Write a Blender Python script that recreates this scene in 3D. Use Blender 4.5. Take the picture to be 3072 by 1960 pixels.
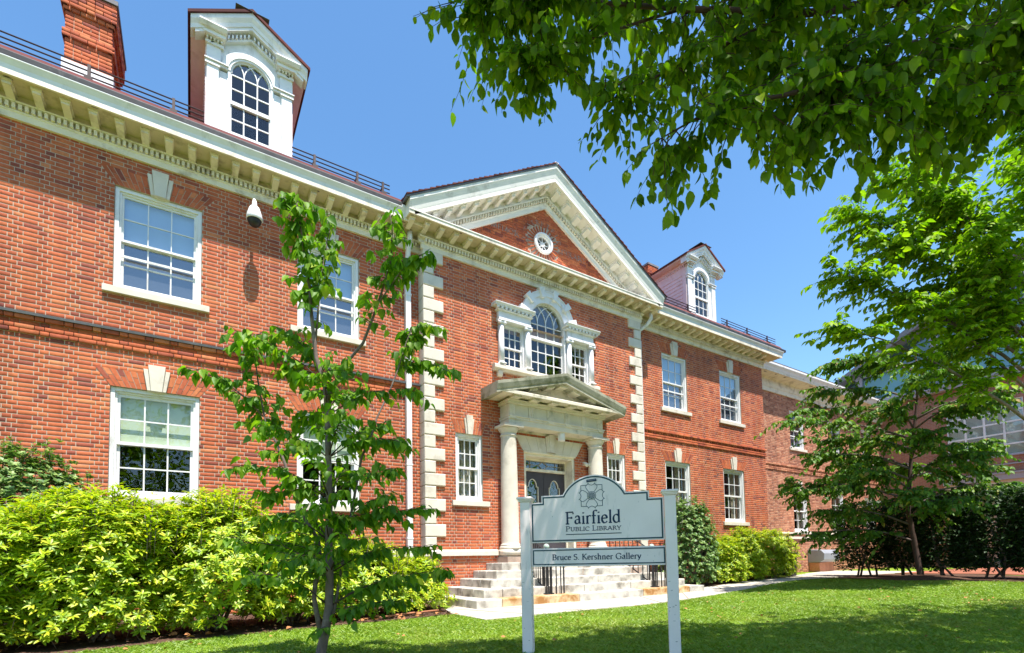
import bpy, math, random
import numpy as np
from mathutils import Vector, Matrix
SC = bpy.context.scene
for _o in list(bpy.data.objects): bpy.data.objects.remove(_o)
R_ = math.radians
# ---------------------------------------------------------------- camera
CAM = Vector((0.0, -9.0, 0.78))
yaw, pitch, roll = R_(32.8), R_(3.0), R_(1.1)
fw = Vector((math.sin(yaw), math.cos(yaw), 0)); rt = Vector((math.cos(yaw), -math.sin(yaw), 0)); up = Vector((0, 0, 1))
F3 = fw*math.cos(pitch)+up*math.sin(pitch); U2 = up*math.cos(pitch)-fw*math.sin(pitch)
R3 = rt*math.cos(roll)-U2*math.sin(roll); U3 = U2*math.cos(roll)+rt*math.sin(roll)
cd = bpy.data.cameras.new('camera'); cam = bpy.data.objects.new('camera', cd); SC.collection.objects.link(cam)
cam.matrix_world = Matrix(((R3.x, U3.x, -F3.x, CAM.x), (R3.y, U3.y, -F3.y, CAM.y), (R3.z, U3.z, -F3.z, CAM.z), (0, 0, 0, 1)))
cd.sensor_width = 36; cd.lens = 36*1500/3072; cd.shift_x = 0.0; cd.shift_y = (1601-980)/3072
cd.clip_start = .05; cd.clip_end = 2000
SC.camera = cam
def in_view(P, pad=0.04):
    d = Vector(P)-CAM; z = d.dot(F3)
    if z < .2: return 0
    u = .5+1500*d.dot(R3)/z/3072; v = (1601-1500*d.dot(U3)/z)/1960
    return z if (-pad < u < 1+pad and -pad < v < 1+pad) else 0
# ---------------------------------------------------------------- sky, sun, exposure
SUN = Vector((0.03, -1.0, 2.66)).normalized()
W = bpy.data.worlds.new('World'); SC.world = W; W.use_nodes = True
nt = W.node_tree; nt.nodes.clear()
sk = nt.nodes.new('ShaderNodeTexSky'); sk.sky_type = 'NISHITA'; sk.sun_disc = False
sk.sun_elevation = math.asin(SUN.z); sk.sun_rotation = math.atan2(SUN.x, SUN.y)
sk.altitude = 0; sk.air_density = 1.0; sk.dust_density = 0.45; sk.ozone_density = 1.2
bg = nt.nodes.new('ShaderNodeBackground'); bg.inputs[1].default_value = 0.142
wo = nt.nodes.new('ShaderNodeOutputWorld')
hs = nt.nodes.new('ShaderNodeHueSaturation'); hs.inputs['Saturation'].default_value = 1.2; hs.inputs['Hue'].default_value = .496; nt.links.new(sk.outputs[0], hs.inputs['Color']); nt.links.new(hs.outputs[0], bg.inputs[0]); nt.links.new(bg.outputs[0], wo.inputs[0])
sl = bpy.data.lights.new('sun', 'SUN'); sl.energy = 5.0; sl.angle = R_(0.53); sl.color = (1.0, .945, .87)
so = bpy.data.objects.new('sun', sl); SC.collection.objects.link(so)
so.rotation_euler = SUN.to_track_quat('Z', 'Y').to_euler(); so.location = (0, -20, 40)
vs = SC.view_settings; SC.display_settings.display_device = 'sRGB'
vs.view_transform = 'Standard'; vs.look = 'None'; vs.gamma = 1; vs.use_curve_mapping = False; vs.exposure = 1.0
SC.cycles.max_bounces = 8; SC.cycles.transparent_max_bounces = 16; SC.cycles.caustics_reflective = False; SC.cycles.caustics_refractive = False
SC.cycles.sample_clamp_indirect = 6; SC.cycles.use_denoising = True
# ---------------------------------------------------------------- materials
def new_mat(name):
    m = bpy.data.materials.new(name); m.use_nodes = True
    n = m.node_tree.nodes; n.clear()
    o = n.new('ShaderNodeOutputMaterial')
    return m, m.node_tree, o
def ramp(t, stops, interp='LINEAR'):
    r = t.nodes.new('ShaderNodeValToRGB'); r.color_ramp.interpolation = interp
    el = r.color_ramp.elements
    while len(el) > 1: el.remove(el[-1])
    el[0].position = stops[0][0]; el[0].color = (*stops[0][1], 1)
    for p, c in stops[1:]:
        e = el.new(p); e.color = (*c, 1)
    return r
def rnd(t):   # one random number per loose piece and per object
    g = t.nodes.new('ShaderNodeNewGeometry'); oi = t.nodes.new('ShaderNodeObjectInfo')
    a = t.nodes.new('ShaderNodeMath'); a.operation = 'ADD'
    t.links.new(g.outputs['Random Per Island'], a.inputs[0]); t.links.new(oi.outputs['Random'], a.inputs[1])
    f = t.nodes.new('ShaderNodeMath'); f.operation = 'FRACT'; t.links.new(a.outputs[0], f.inputs[0])
    return f.outputs[0]
def noise(t, scale, detail=4, rough=.6, stretch=None):
    tc = t.nodes.new('ShaderNodeNewGeometry'); src = tc.outputs['Position']
    if stretch:
        mp = t.nodes.new('ShaderNodeMapping'); mp.inputs['Scale'].default_value = stretch
        t.links.new(src, mp.inputs[0]); src = mp.outputs[0]
    n = t.nodes.new('ShaderNodeTexNoise'); n.inputs['Scale'].default_value = scale; n.inputs['Detail'].default_value = detail; n.inputs['Roughness'].default_value = rough
    t.links.new(src, n.inputs['Vector'])
    return n.outputs[0]
def mixc(t, fac, a, b, mode='MIX'):
    m = t.nodes.new('ShaderNodeMix'); m.data_type = 'RGBA'; m.blend_type = mode
    for s, v in ((m.inputs[0], fac), (m.inputs[6], a), (m.inputs[7], b)):
        if isinstance(v, (int, float)): s.default_value = v
        elif isinstance(v, tuple): s.default_value = (*v, 1)
        else: t.links.new(v, s)
    return m.outputs[2]
def bump(t, h, strength=.3, dist=.01):
    b = t.nodes.new('ShaderNodeBump'); b.inputs['Strength'].default_value = strength; b.inputs['Distance'].default_value = dist
    t.links.new(h, b.inputs['Height']); return b.outputs[0]
def surf(name, col, rough=.7, spec=.3, var=.12, nscale=6, dirt=None, dscale=2.0, dlo=.55, dhi=.75, bmp=.15, bscale=60, metal=0, stretch=None):
    m, t, o = new_mat(name)
    p = t.nodes.new('ShaderNodeBsdfPrincipled'); p.inputs['Roughness'].default_value = rough; p.inputs['Metallic'].default_value = metal
    p.inputs['Specular IOR Level'].default_value = spec
    c = noise(t, nscale, 5)
    r = ramp(t, [(.3, tuple(x*(1-var) for x in col)), (.7, tuple(min(1, x*(1+var)) for x in col))]); t.links.new(c, r.inputs[0])
    oc = r.outputs[0]
    if dirt:
        d = noise(t, dscale, 8, .65, stretch); dr = ramp(t, [(dlo, (0, 0, 0)), (dhi, (1, 1, 1))]); t.links.new(d, dr.inputs[0])
        oc = mixc(t, dr.outputs[0], oc, dirt)
    t.links.new(oc, p.inputs['Base Color'])
    if bmp: t.links.new(bump(t, noise(t, bscale, 2, .5), min(1, bmp*2), .09/bscale), p.inputs['Normal'])
    t.links.new(p.outputs[0], o.inputs[0])
    return m
def brick_mat(name, stops, val=1.0):
    m, t, o = new_mat(name)
    p = t.nodes.new('ShaderNodeBsdfPrincipled'); p.inputs['Roughness'].default_value = .85; p.inputs['Specular IOR Level'].default_value = .2
    r = ramp(t, stops); t.links.new(rnd(t), r.inputs[0])
    n1 = ramp(t, [(.3, (.80, .80, .80)), (.68, (1.10, 1.10, 1.10))]); t.links.new(noise(t, 22, 6, .7), n1.inputs[0])
    c = mixc(t, 1.0, r.outputs[0], n1.outputs[0], 'MULTIPLY')
    n2 = ramp(t, [(.32, (.74, .73, .74)), (.62, (1.06, 1.05, 1.03))]); t.links.new(noise(t, .6, 6, .65), n2.inputs[0])
    c = mixc(t, 1.0, c, n2.outputs[0], 'MULTIPLY')
    n4 = ramp(t, [(.30, (.68, .66, .66)), (.52, (1.0, 1.0, 1.0))]); t.links.new(noise(t, 2.2, 5, .7, (1, 1, .12)), n4.inputs[0])
    c = mixc(t, 1.0, c, n4.outputs[0], 'MULTIPLY')
    n3 = ramp(t, [(.68, (0, 0, 0)), (.8, (.5, .5, .5))]); t.links.new(noise(t, 9, 7, .75), n3.inputs[0])
    c = mixc(t, n3.outputs[0], c, (.42, .30, .22))
    t.links.new(c, p.inputs['Base Color']); t.links.new(bump(t, noise(t, 70, 2, .5), .5, .0022), p.inputs['Normal'])
    t.links.new(p.outputs[0], o.inputs[0]); return m
M_brick = brick_mat('red_brick', [(0, (.27, .080, .060)), (.07, (.38, .100, .060)), (.2, (.49, .125, .060)), (.6, (.565, .148, .064)), (.92, (.61, .18, .076)), (1, (.65, .235, .105))])
M_brick2 = brick_mat('pale_brown_brick', [(0, (.30, .11, .07)), (.3, (.46, .18, .10)), (.7, (.58, .25, .145)), (1, (.64, .33, .20))])
M_mortar = surf('mortar', (.48, .375, .29), .95, .1, .18, 9, dirt=(.34, .24, .19), dscale=1.2, bmp=.4, bscale=120)
M_mortar2 = surf('grey_mortar', (.40, .30, .24), .95, .1, .18, 9, bmp=.4, bscale=120)
M_white = surf('white_paint', (.76, .75, .74), .5, .35, .05, 5, dirt=(.38, .36, .32), dscale=4.5, dlo=.55, dhi=.80, stretch=(1, 1, .4), bmp=.08, bscale=30)
M_trim = surf('cream_trim_paint', (.79, .72, .58), .55, .35, .06, 5, dirt=(.36, .29, .20), dscale=3.4, dlo=.50, dhi=.76, bmp=.12, bscale=30)
M_soffit = surf('shaded_dirty_soffit', (.60, .51, .35), .7, .25, .12, 4, dirt=(.30, .25, .16), dscale=4, dlo=.50, dhi=.70, bmp=.12, bscale=30)  # cream base darkened to paint in recess shade behind the modillions, plus dirt patches
M_ped = surf('white_pediment_paint', (.80, .76, .69), .55, .35, .05, 5, dirt=(.45, .40, .33), dscale=3.4, dlo=.57, dhi=.78, bmp=.12, bscale=30)
M_lime = surf('limestone', (.67, .61, .515), .8, .25, .10, 4, dirt=(.40, .35, .28), dscale=2.6, dlo=.54, dhi=.78, bmp=.2, bscale=70)
M_port = surf('weathered_portico_stone', (.68, .62, .50), .8, .25, .08, 4, dirt=(.27, .26, .18), dscale=3.2, dlo=.55, dhi=.72, bmp=.25, bscale=60)
M_mossy = surf('mossy_stone', (.42, .40, .31), .85, .2, .15, 5, dirt=(.13, .14, .07), dscale=3.0, dlo=.45, dhi=.65, bmp=.3, bscale=50)
M_step = surf('step_granite', (.55, .515, .455), .85, .2, .12, 5, dirt=(.15, .13, .105), dscale=3.4, dlo=.46, dhi=.70, bmp=.25, bscale=80)
M_rust = surf('rust_stained_stone', (.60, .43, .25), .8, .25, .2, 6, dirt=(.33, .16, .05), dscale=5, dlo=.45, dhi=.6, bmp=.2)
M_lead = surf('lead_flashing', (.13, .13, .14), .55, .4, .2, 7, bmp=.15, bscale=20)
M_gutter = surf('black_gutter', (.045, .045, .05), .6, .3, .3, 7, dirt=(.14, .13, .13), dscale=5, bmp=.1)
M_tile = brick_mat('roof_tile', [(0, (.075, .022, .022)), (.5, (.13, .036, .033)), (1, (.20, .062, .05))])
M_pink = surf('weathered_siding_red_bounce', (.78, .64, .64), .7, .3, .08, 5, dirt=(.60, .44, .42), dscale=3, bmp=.1)  # white siding; red light bounced off the roof is put into its colour
M_iron = surf('black_iron', (.022, .022, .025), .5, .5, .3, 9, dirt=(.10, .055, .035), dscale=12, dlo=.58, dhi=.7, bmp=.2)
M_rail = surf('dark_brown_rail', (.05, .026, .024), .6, .4, .3, 9, bmp=.1)
M_door = surf('dark_plum_door', (.055, .046, .055), .45, .4, .1, 5, bmp=.05)
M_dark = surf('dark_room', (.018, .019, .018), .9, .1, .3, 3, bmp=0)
M_blue = surf('pale_blue_shade', (.36, .50, .62), .8, .2, .05, 3, bmp=.05)
M_shade = surf('roller_shade', (.56, .62, .48), .8, .2, .05, 3, bmp=.05)
M_screen = surf('insect_screen', (.07, .075, .09), .7, .3, .2, 90, bmp=0)
M_curtain = surf('curtain_cloth', (.42, .36, .28), .9, .1, .12, 8, bmp=.2, bscale=12)
M_signw = surf('sign_white_paint', (.90, .79, .775), .45, .35, .04, 4, dirt=(.50, .46, .46), dscale=9, dlo=.60, dhi=.78, stretch=(1, 1, .35), bmp=.06, bscale=25)
M_navy = surf('navy_print', (.008, .030, .075), .5, .3, .05, 5, bmp=0)
M_teal = surf('dark_teal_print', (.010, .060, .085), .5, .3, .05, 5, bmp=0)
M_wood = surf('tree_bark', (.17, .13, .115), .9, .15, .25, 14, dirt=(.30, .28, .25), dscale=7, bmp=.5, bscale=40)
M_bark2 = surf('dark_twig_bark', (.085, .055, .045), .9, .15, .25, 14, bmp=.4, bscale=40)
M_mulch = surf('bark_mulch', (.085, .048, .034), .95, .1, .5, 28, dirt=(.20, .12, .08), dscale=35, dlo=.52, dhi=.68, bmp=1.0, bscale=45)
M_path = surf('concrete_path', (.46, .42, .36), .9, .15, .10, 5, dirt=(.28, .24, .19), dscale=4, dlo=.54, dhi=.72, bmp=.3, bscale=90)
M_earth = surf('grey_town_ground', (.13, .12, .105), .95, .1, .2, 1.5, bmp=0)
M_asphalt = surf('asphalt', (.06, .06, .062), .9, .2, .2, 9, bmp=.3)
M_soil = surf('lawn_soil', (.16, .25, .022), .95, .1, .3, 7, dirt=(.24, .22, .075), dscale=1.6, bmp=.6, bscale=40)
M_black = surf('black_plastic', (.02, .02, .022), .5, .4, .1, 5, bmp=.05)
M_greymetal = surf('pale_grey_metal', (.27, .29, .33), .4, .5, .06, 4, bmp=.05)
M_mauve = surf('mauve_grey_fascia', (.36, .34, .38), .6, .3, .06, 4, bmp=.05)
M_tan = surf('tan_soffit', (.55, .44, .33), .8, .2, .08, 4, bmp=.05)
M_slate = surf('grey_roof_slate', (.20, .19, .20), .8, .25, .2, 12, bmp=.3)
M_verd = surf('verdigris_ball', (.36, .45, .40), .5, .4, .2, 14, bmp=.1)
M_copper = surf('orange_pipe', (.42, .17, .09), .6, .3, .15, 8, bmp=.05)
M_dryleaf = surf('dry_leaf', (.38, .17, .07), .9, .1, .3, 20, bmp=.2)
def glass_mat(name, tint, refl=.9, wav=.02, ior=2.2):
    m, t, o = new_mat(name)
    fr = t.nodes.new('ShaderNodeFresnel'); gg = t.nodes.new('ShaderNodeNewGeometry'); mr = t.nodes.new('ShaderNodeMapRange'); mr.inputs[3].default_value = ior; mr.inputs[4].default_value = 1/ior
    t.links.new(gg.outputs['Backfacing'], mr.inputs[0]); t.links.new(mr.outputs[0], fr.inputs[0])
    gl = t.nodes.new('ShaderNodeBsdfGlossy'); gl.inputs['Roughness'].default_value = 0.0; gl.inputs['Color'].default_value = (refl, refl, refl, 1)
    tr = t.nodes.new('ShaderNodeBsdfTransparent'); tr.inputs[0].default_value = (*tint, 1)
    b = bump(t, noise(t, 2.2, 2), wav, .2); t.links.new(b, gl.inputs['Normal']); t.links.new(b, fr.inputs['Normal'])
    mx = t.nodes.new('ShaderNodeMixShader'); t.links.new(fr.outputs[0], mx.inputs[0]); t.links.new(tr.outputs[0], mx.inputs[1]); t.links.new(gl.outputs[0], mx.inputs[2])
    t.links.new(mx.outputs[0], o.inputs[0]); return m
M_glass = glass_mat('window_glass', (.90, .94, .91), .95, .012, 1.75)
M_glass_up = glass_mat('storm_window_glass', (.86, .92, .95), .97, .012, 2.7)
M_teal_glass = glass_mat('teal_glass', (.45, .7, .75), .95, .02)
def leaf_mat(name, stops, trans=.45, tcol=(1.25, 1.5, .45), rough=.5, gloss=.02):
    m, t, o = new_mat(name)
    r = ramp(t, stops); t.links.new(rnd(t), r.inputs[0])
    n = ramp(t, [(.32, (.80, .82, .78)), (.68, (1.14, 1.1, 1.14))]); t.links.new(noise(t, .9 if 'grass' in name else 14, 4), n.inputs[0])
    c = mixc(t, 1.0, r.outputs[0], n.outputs[0], 'MULTIPLY')
    if 'grass' in name:
        w_ = ramp(t, [(.52, (0, 0, 0)), (.72, (.6, .6, .6))]); t.links.new(noise(t, .55, 6, .7), w_.inputs[0]); c = mixc(t, w_.outputs[0], c, (.36, .36, .075))
    d = t.nodes.new('ShaderNodeBsdfDiffuse'); t.links.new(c, d.inputs[0])
    tl = t.nodes.new('ShaderNodeBsdfTranslucent'); t.links.new(mixc(t, 1.0, c, tcol, 'MULTIPLY'), tl.inputs[0])
    mx = t.nodes.new('ShaderNodeMixShader'); mx.inputs[0].default_value = trans
    t.links.new(d.outputs[0], mx.inputs[1]); t.links.new(tl.outputs[0], mx.inputs[2])
    g = t.nodes.new('ShaderNodeBsdfGlossy'); g.inputs['Roughness'].default_value = rough; g.inputs[0].default_value = (.9, .95, .9, 1)
    m2 = t.nodes.new('ShaderNodeMixShader'); m2.inputs[0].default_value = gloss
    t.links.new(mx.outputs[0], m2.inputs[1]); t.links.new(g.outputs[0], m2.inputs[2]); t.links.new(m2.outputs[0], o.inputs[0])
    return m
M_leafY = leaf_mat('dogwood_leaf', [(0, (.07, .18, .012)), (.45, (.13, .28, .016)), (.85, (.22, .38, .02)), (1, (.36, .46, .025))], .5)
M_leafO = leaf_mat('elm_leaf', [(0, (.07, .15, .004)), (.5, (.13, .245, .006)), (.9, (.20, .33, .010)), (1, (.32, .42, .014))], .62)
M_leafB = leaf_mat('bright_tree_leaf', [(0, (.12, .24, .008)), (.5, (.21, .36, .010)), (1, (.33, .46, .015))], .5)
M_leafR = leaf_mat('small_tree_leaf', [(0, (.065, .16, .02)), (.6, (.11, .235, .025)), (.93, (.19, .31, .03)), (1, (.32, .19, .05))], .4)
M_rhodo = leaf_mat('yellow_green_shrub_leaf', [(0, (.15, .29, .010)), (.3, (.29, .45, .012)), (.7, (.47, .59, .014)), (1, (.68, .66, .04))], .42, (1.1, 1.15, .5), .45, .035)
M_holly = leaf_mat('holly_leaf', [(0, (.08, .17, .045)), (.6, (.16, .28, .065)), (1, (.32, .42, .12))], .3, (1.1, 1.3, .6), .45, .03)
M_hedge = leaf_mat('hedge_leaf', [(0, (.013, .036, .012)), (.6, (.024, .058, .016)), (1, (.045, .095, .02))], .25)
M_grass = leaf_mat('grass_blade', [(0, (.16, .29, .014)), (.6, (.21, .345, .018)), (.92, (.27, .38, .025)), (1, (.36, .38, .07))], .3, (1.0, 1.1, .5), .5, .04)
M_iris = leaf_mat('strap_leaf', [(0, (.10, .17, .04)), (1, (.30, .30, .10))], .3)
# ---------------------------------------------------------------- mesh helpers
class MB:
    def __init__(s): s.v = []; s.f = []
    def add(s, vs_, fs):
        b = len(s.v); s.v.extend(vs_); s.f.extend([tuple(i+b for i in f) for f in fs])
    def box(s, x0, x1, y0, y1, z0, z1):
        s.add([(x0, y0, z0), (x1, y0, z0), (x1, y1, z0), (x0, y1, z0), (x0, y0, z1), (x1, y0, z1), (x1, y1, z1), (x0, y1, z1)],
              [(0, 3, 2, 1), (4, 5, 6, 7), (0, 1, 5, 4), (1, 2, 6, 5), (2, 3, 7, 6), (3, 0, 4, 7)]); return s
    def cbox(s, x0, x1, y0, y1, z0, z1, c):   # front (low y) edges chamfered by c
        s.add([(x0, y1, z0), (x1, y1, z0), (x1, y1, z1), (x0, y1, z1), (x0, y0+c, z0), (x1, y0+c, z0), (x1, y0+c, z1), (x0, y0+c, z1),
               (x0+c, y0, z0+c), (x1-c, y0, z0+c), (x1-c, y0, z1-c), (x0+c, y0, z1-c)],
              [(0, 3, 2, 1), (0, 1, 5, 4), (1, 2, 6, 5), (2, 3, 7, 6), (3, 0, 4, 7), (4, 5, 9, 8), (5, 6, 10, 9), (6, 7, 11, 10), (7, 4, 8, 11), (8, 9, 10, 11)]); return s
    def prof(s, prof, x0, x1, m=0.0, xc=0.0, e0=None, e1=None):   # (y,z) outline run along x; m = slope falling away from xc
        n = len(prof); a = [(x0, y, z-m*abs(x0-xc)) for y, z in prof]; b = [(x1, y, z-m*abs(x1-xc)) for y, z in prof]
        fs = [tuple(range(n)), tuple(range(2*n-1, n-1, -1))]+[(i, i+n, (i+1) % n+n, (i+1) % n) for i in range(n)]
        s.add(a+b, fs); return s
    def poly(s, pts, y0, y1):   # (x,z) outline given depth
        n = len(pts); a = [(x, y0, z) for x, z in pts]; b = [(x, y1, z) for x, z in pts]
        s.add(a+b, [tuple(range(n)), tuple(range(2*n-1, n-1, -1))]+[(i, i+n, (i+1) % n+n, (i+1) % n) for i in range(n)]); return s
    def lathe(s, prof, cx, cy, n=24, a0=0, a1=2*math.pi):
        m = len(prof); full = abs(a1-a0-2*math.pi) < 1e-6; k = n if full else n+1
        vs_ = [(cx+r*math.cos(a0+(a1-a0)*j/n), cy+r*math.sin(a0+(a1-a0)*j/n), z) for j in range(k) for r, z in prof]
        fs = []
        for j in range(n):
            j2 = (j+1) % k
            for i in range(m-1): fs.append((j*m+i, j2*m+i, j2*m+i+1, j*m+i+1))
        if prof[-1][0] > 1e-4 and full: fs.append(tuple(j*m+m-1 for j in range(n)))
        if prof[0][0] > 1e-4 and full: fs.append(tuple(j*m for j in range(n-1, -1, -1)))
        s.add(vs_, fs); return s
    def tube(s, pts, rad, n=6):
        pts = [Vector(p) for p in pts]; L = len(pts)
        if not isinstance(rad, (list, tuple)): rad = [rad]*L
        vs_ = []; pu = None
        for i, p in enumerate(pts):
            t = (pts[min(i+1, L-1)]-pts[max(i-1, 0)]).normalized()
            if pu is None: pu = t.orthogonal().normalized()
            a = (pu-t*pu.dot(t))
            a = a.normalized() if a.length > 1e-5 else t.orthogonal().normalized()
            pu = a; b = t.cross(a)
            vs_ += [tuple(p+(a*math.cos(2*math.pi*j/n)+b*math.sin(2*math.pi*j/n))*rad[i]) for j in range(n)]
        fs = [(i*n+j, i*n+(j+1) % n, (i+1)*n+(j+1) % n, (i+1)*n+j) for i in range(L-1) for j in range(n)]
        fs += [tuple(range(n-1, -1, -1)), tuple(range((L-1)*n, L*n))]
        s.add(vs_, fs); return s
    def build(s, name, mat, parent=None, smooth=False, bevel=0):
        me = bpy.data.meshes.new(name); me.from_pydata(s.v, [], s.f); me.materials.append(mat)
        import bmesh
        b = bmesh.new(); b.from_mesh(me); bmesh.ops.recalc_face_normals(b, faces=b.faces); b.to_mesh(me); b.free()
        if smooth: me.polygons.foreach_set('use_smooth', [True]*len(me.polygons))
        o = link(name, me, parent)
        if bevel:
            md = o.modifiers.new('bevel', 'BEVEL'); md.width = bevel; md.segments = 2; md.limit_method = 'ANGLE'
        return o
def link(name, me, parent=None):
    o = bpy.data.objects.new(name, me); SC.collection.objects.link(o)
    if parent is not None:
        o.parent = parent
        if parent.parent is None and parent.type == 'EMPTY': o.matrix_parent_inverse = Matrix.Translation(-parent.location)
    return o
def thing(name, label, cat, loc=(0, 0, 0), group=None):
    o = bpy.data.objects.new(name, None); SC.collection.objects.link(o); o.location = loc; o.empty_display_size = .2
    return tag(o, label, cat, group)
def tag(o, label, cat, group=None):
    o['label'] = label; o['category'] = cat
    if group: o['group'] = group
    return o
def kind(o, k): o['kind'] = k; return o
def raw_mesh(name, V, Fc, mat, smooth=False):   # fast mesh from arrays; Fc has a constant number of corners
    me = bpy.data.meshes.new(name); V = np.asarray(V, np.float32); Fc = np.asarray(Fc, np.int32); k = Fc.shape[1]
    me.vertices.add(len(V)); me.vertices.foreach_set('co', V.ravel())
    me.loops.add(Fc.size); me.loops.foreach_set('vertex_index', Fc.ravel())
    me.polygons.add(len(Fc)); me.polygons.foreach_set('loop_start', np.arange(0, Fc.size, k, dtype=np.int32))
    try: me.polygons.foreach_set('loop_total', np.full(len(Fc), k, np.int32))
    except Exception: pass
    if smooth: me.polygons.foreach_set('use_smooth', np.ones(len(Fc), bool))
    me.materials.append(mat); me.update(calc_edges=True); me.validate(); return me
# ---------------------------------------------------------------- library building: walls
H = .0611; Z0 = .996
PX0, PX1, PC = 3.735, 9.70, 6.7175; PY = -.20; XL, XR = -3.6, 15.60
def sn(z): return Z0+round((z-Z0)/H)*H
lib = thing('library_building', 'long two-storey red brick building with white pediment, columned porch and cream cornice', 'building', (PC, 4, 0))
BR = []   # every brick: x0,x1,z0,z1,yfront,set
def subtract(iv, cuts):
    out = [iv]
    for a, b in cuts:
        nx = []
        for p, q in out:
            if b <= p or a >= q: nx.append((p, q)); continue
            if a > p: nx.append((p, a))
            if b < q: nx.append((b, q))
        out = nx
    return [(p, q) for p, q in out if q-p > .018]
def bricks(Y, x0, x1, z0, z1, opens, cutfn=None, rng=random.Random(3), tagname='lib', proud=0.0):
    n0 = round((z0-Z0)/H); n1 = round((z1-Z0)/H)
    for n in range(n0, n1):
        za = Z0+n*H; zm = za+H/2
        cuts = [(a, b) for a, b, c, d in opens if c-.001 < zm < d+.001]
        if cutfn: cuts += cutfn(zm)
        x = x0-(.0 if n % 2 else .151)-rng.uniform(0, .006); k = n % 2
        while x < x1:
            L = (.2 if k % 2 == 0 else .101)
            for p, q in subtract((max(x, x0), min(x+L, x1)), cuts):
                BR.append((p+.005, q-.005, za+.005+rng.uniform(-.001, .001), za+H-.005+rng.uniform(-.001, .001), Y-proud-rng.uniform(.0, .0018), tagname))
            x += L; k += 1
def mortar_wall(name, mat, Y, x0, x1, z0, z1, opens, thick=.3, setback=.0018):
    mb = MB(); g = .004; y0 = Y+setback
    xs = sorted({x0, x1, *[a-g for a, b, c, d in opens], *[b+g for a, b, c, d in opens]}); xs = [x for x in xs if x0 <= x <= x1]
    zs = sorted({z0, z1, *[c-g for a, b, c, d in opens], *[d+g for a, b, c, d in opens]}); zs = [z for z in zs if z0 <= z <= z1]
    inside = lambda x, z: any(a-g < x < b+g and c-g < z < d+g for a, b, c, d in opens)
    I = {}
    def vid(x, y, z):
        k_ = (round(x, 4), y, round(z, 4))
        if k_ not in I: I[k_] = len(mb.v); mb.v.append((x, y, z))
        return I[k_]
    for i in range(len(xs)-1):
        for j in range(len(zs)-1):
            xa, xb, za, zb = xs[i], xs[i+1], zs[j], zs[j+1]
            if inside((xa+xb)/2, (za+zb)/2): continue
            mb.f.append((vid(xa, y0, za), vid(xb, y0, za), vid(xb, y0, zb), vid(xa, y0, zb)))
    y1 = Y+thick
    for a, b, c, d in opens:
        a -= g; b += g; c -= g; d += g
        for q in (((a, y0, c), (a, y1, c), (a, y1, d), (a, y0, d)), ((b, y0, c), (b, y0, d), (b, y1, d), (b, y1, c)),
                  ((a, y0, c), (b, y0, c), (b, y1, c), (a, y1, c)), ((a, y0, d), (a, y1, d), (b, y1, d), (b, y0, d))):
            bse = len(mb.v); mb.v.extend(q); mb.f.append((bse, bse+1, bse+2, bse+3))
    for q in (((x0, y0, z0), (x0, y0, z1), (x0, y1, z1), (x0, y1, z0)), ((x1, y0, z0), (x1, y1, z0), (x1, y1, z1), (x1, y0, z1))):
        bse = len(mb.v); mb.v.extend(q); mb.f.append((bse, bse+1, bse+2, bse+3))
    return mb.build(name, mat, lib if mat is M_mortar else wing)
UP = (sn(4.875), sn(6.385)); LO = (sn(1.76), sn(3.375)); NP = (sn(1.965), sn(3.317))
WL = [(-.988, .094), (1.504, 2.552)]; WR = [(10.775, 11.80), (13.335, 14.372)]
opL = [(a, b, *z) for a, b in WL for z in (UP, LO)]; opR = [(a, b, *z) for a, b in WR for z in (UP, LO)]
NW = [(4.387, 4.987), (8.448, 9.048)]
DOOR = (6.017, 7.417, .86, 3.12)
opP = [(a, b, *NP) for a, b in NW]+[DOOR, (5.42, 8.015, sn(4.86), sn(5.86)), (6.20, 7.235, sn(5.86), sn(6.53))]
# flat arches: splayed bricks over each window, stone keystone in the middle
ARCH = []
def arch(x0, x1, z, Y, rise=.258, splay=.185, kb=.115, kt=.165):
    ARCH.append((x0, x1, z, Y, rise, splay, kb, kt))
for a, b in WL+WR:
    arch(a, b, UP[1], 0); arch(a, b, LO[1], 0)
for a, b in NW: arch(a, b, NP[1], PY, .258, .09, .075, .115)
def cutfn(Y):
    A = [q for q in ARCH if q[3] == Y]
    def f(zm):
        c = []
        for x0, x1, z, _, rise, sp, kb, kt in A:
            if z < zm < z+rise:
                e = sp*(zm-z)/rise; c.append((x0-e, x1+e))
            elif z+rise <= zm < z+rise+.115: c.append(((x0+x1)/2-kt*.62, (x0+x1)/2+kt*.62))
        return c
    return f
mortar_wall('wall', M_mortar, 0, XL, PX0, 0, 6.95, opL)
mortar_wall('wall', M_mortar, 0, PX1, XR, 0, 6.95, opR)
mortar_wall('wall', M_mortar, PY, PX0, PX1, 0, 6.95, opP, .5)
fl, fp = cutfn(0), cutfn(PY)
BELT = [(4.095, 4.165), (3.93, 3.995)]
zb0 = Z0+50*H; # belt courses snapped to the brick courses
bz = [Z0+n*H for n in (48, 49, 50, 51, 52)]
for xa, xb, op in ((XL, PX0, opL), (PX1, XR, opR)):
    bricks(0, xa, xb, 0.02, bz[0], op, fl); bricks(0, xa, xb, bz[4], 6.87, op, fl)
    bricks(0, xa, xb, bz[0], bz[2], op, fl, proud=.03); bricks(0, xa, xb, bz[2], bz[3], op, fl, proud=.008); bricks(0, xa, xb, bz[3], bz[4], op, fl, proud=.055)
bricks(PY, PX0+.2, PX1-.2, 0.02, 6.87, opP, fp)
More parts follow.
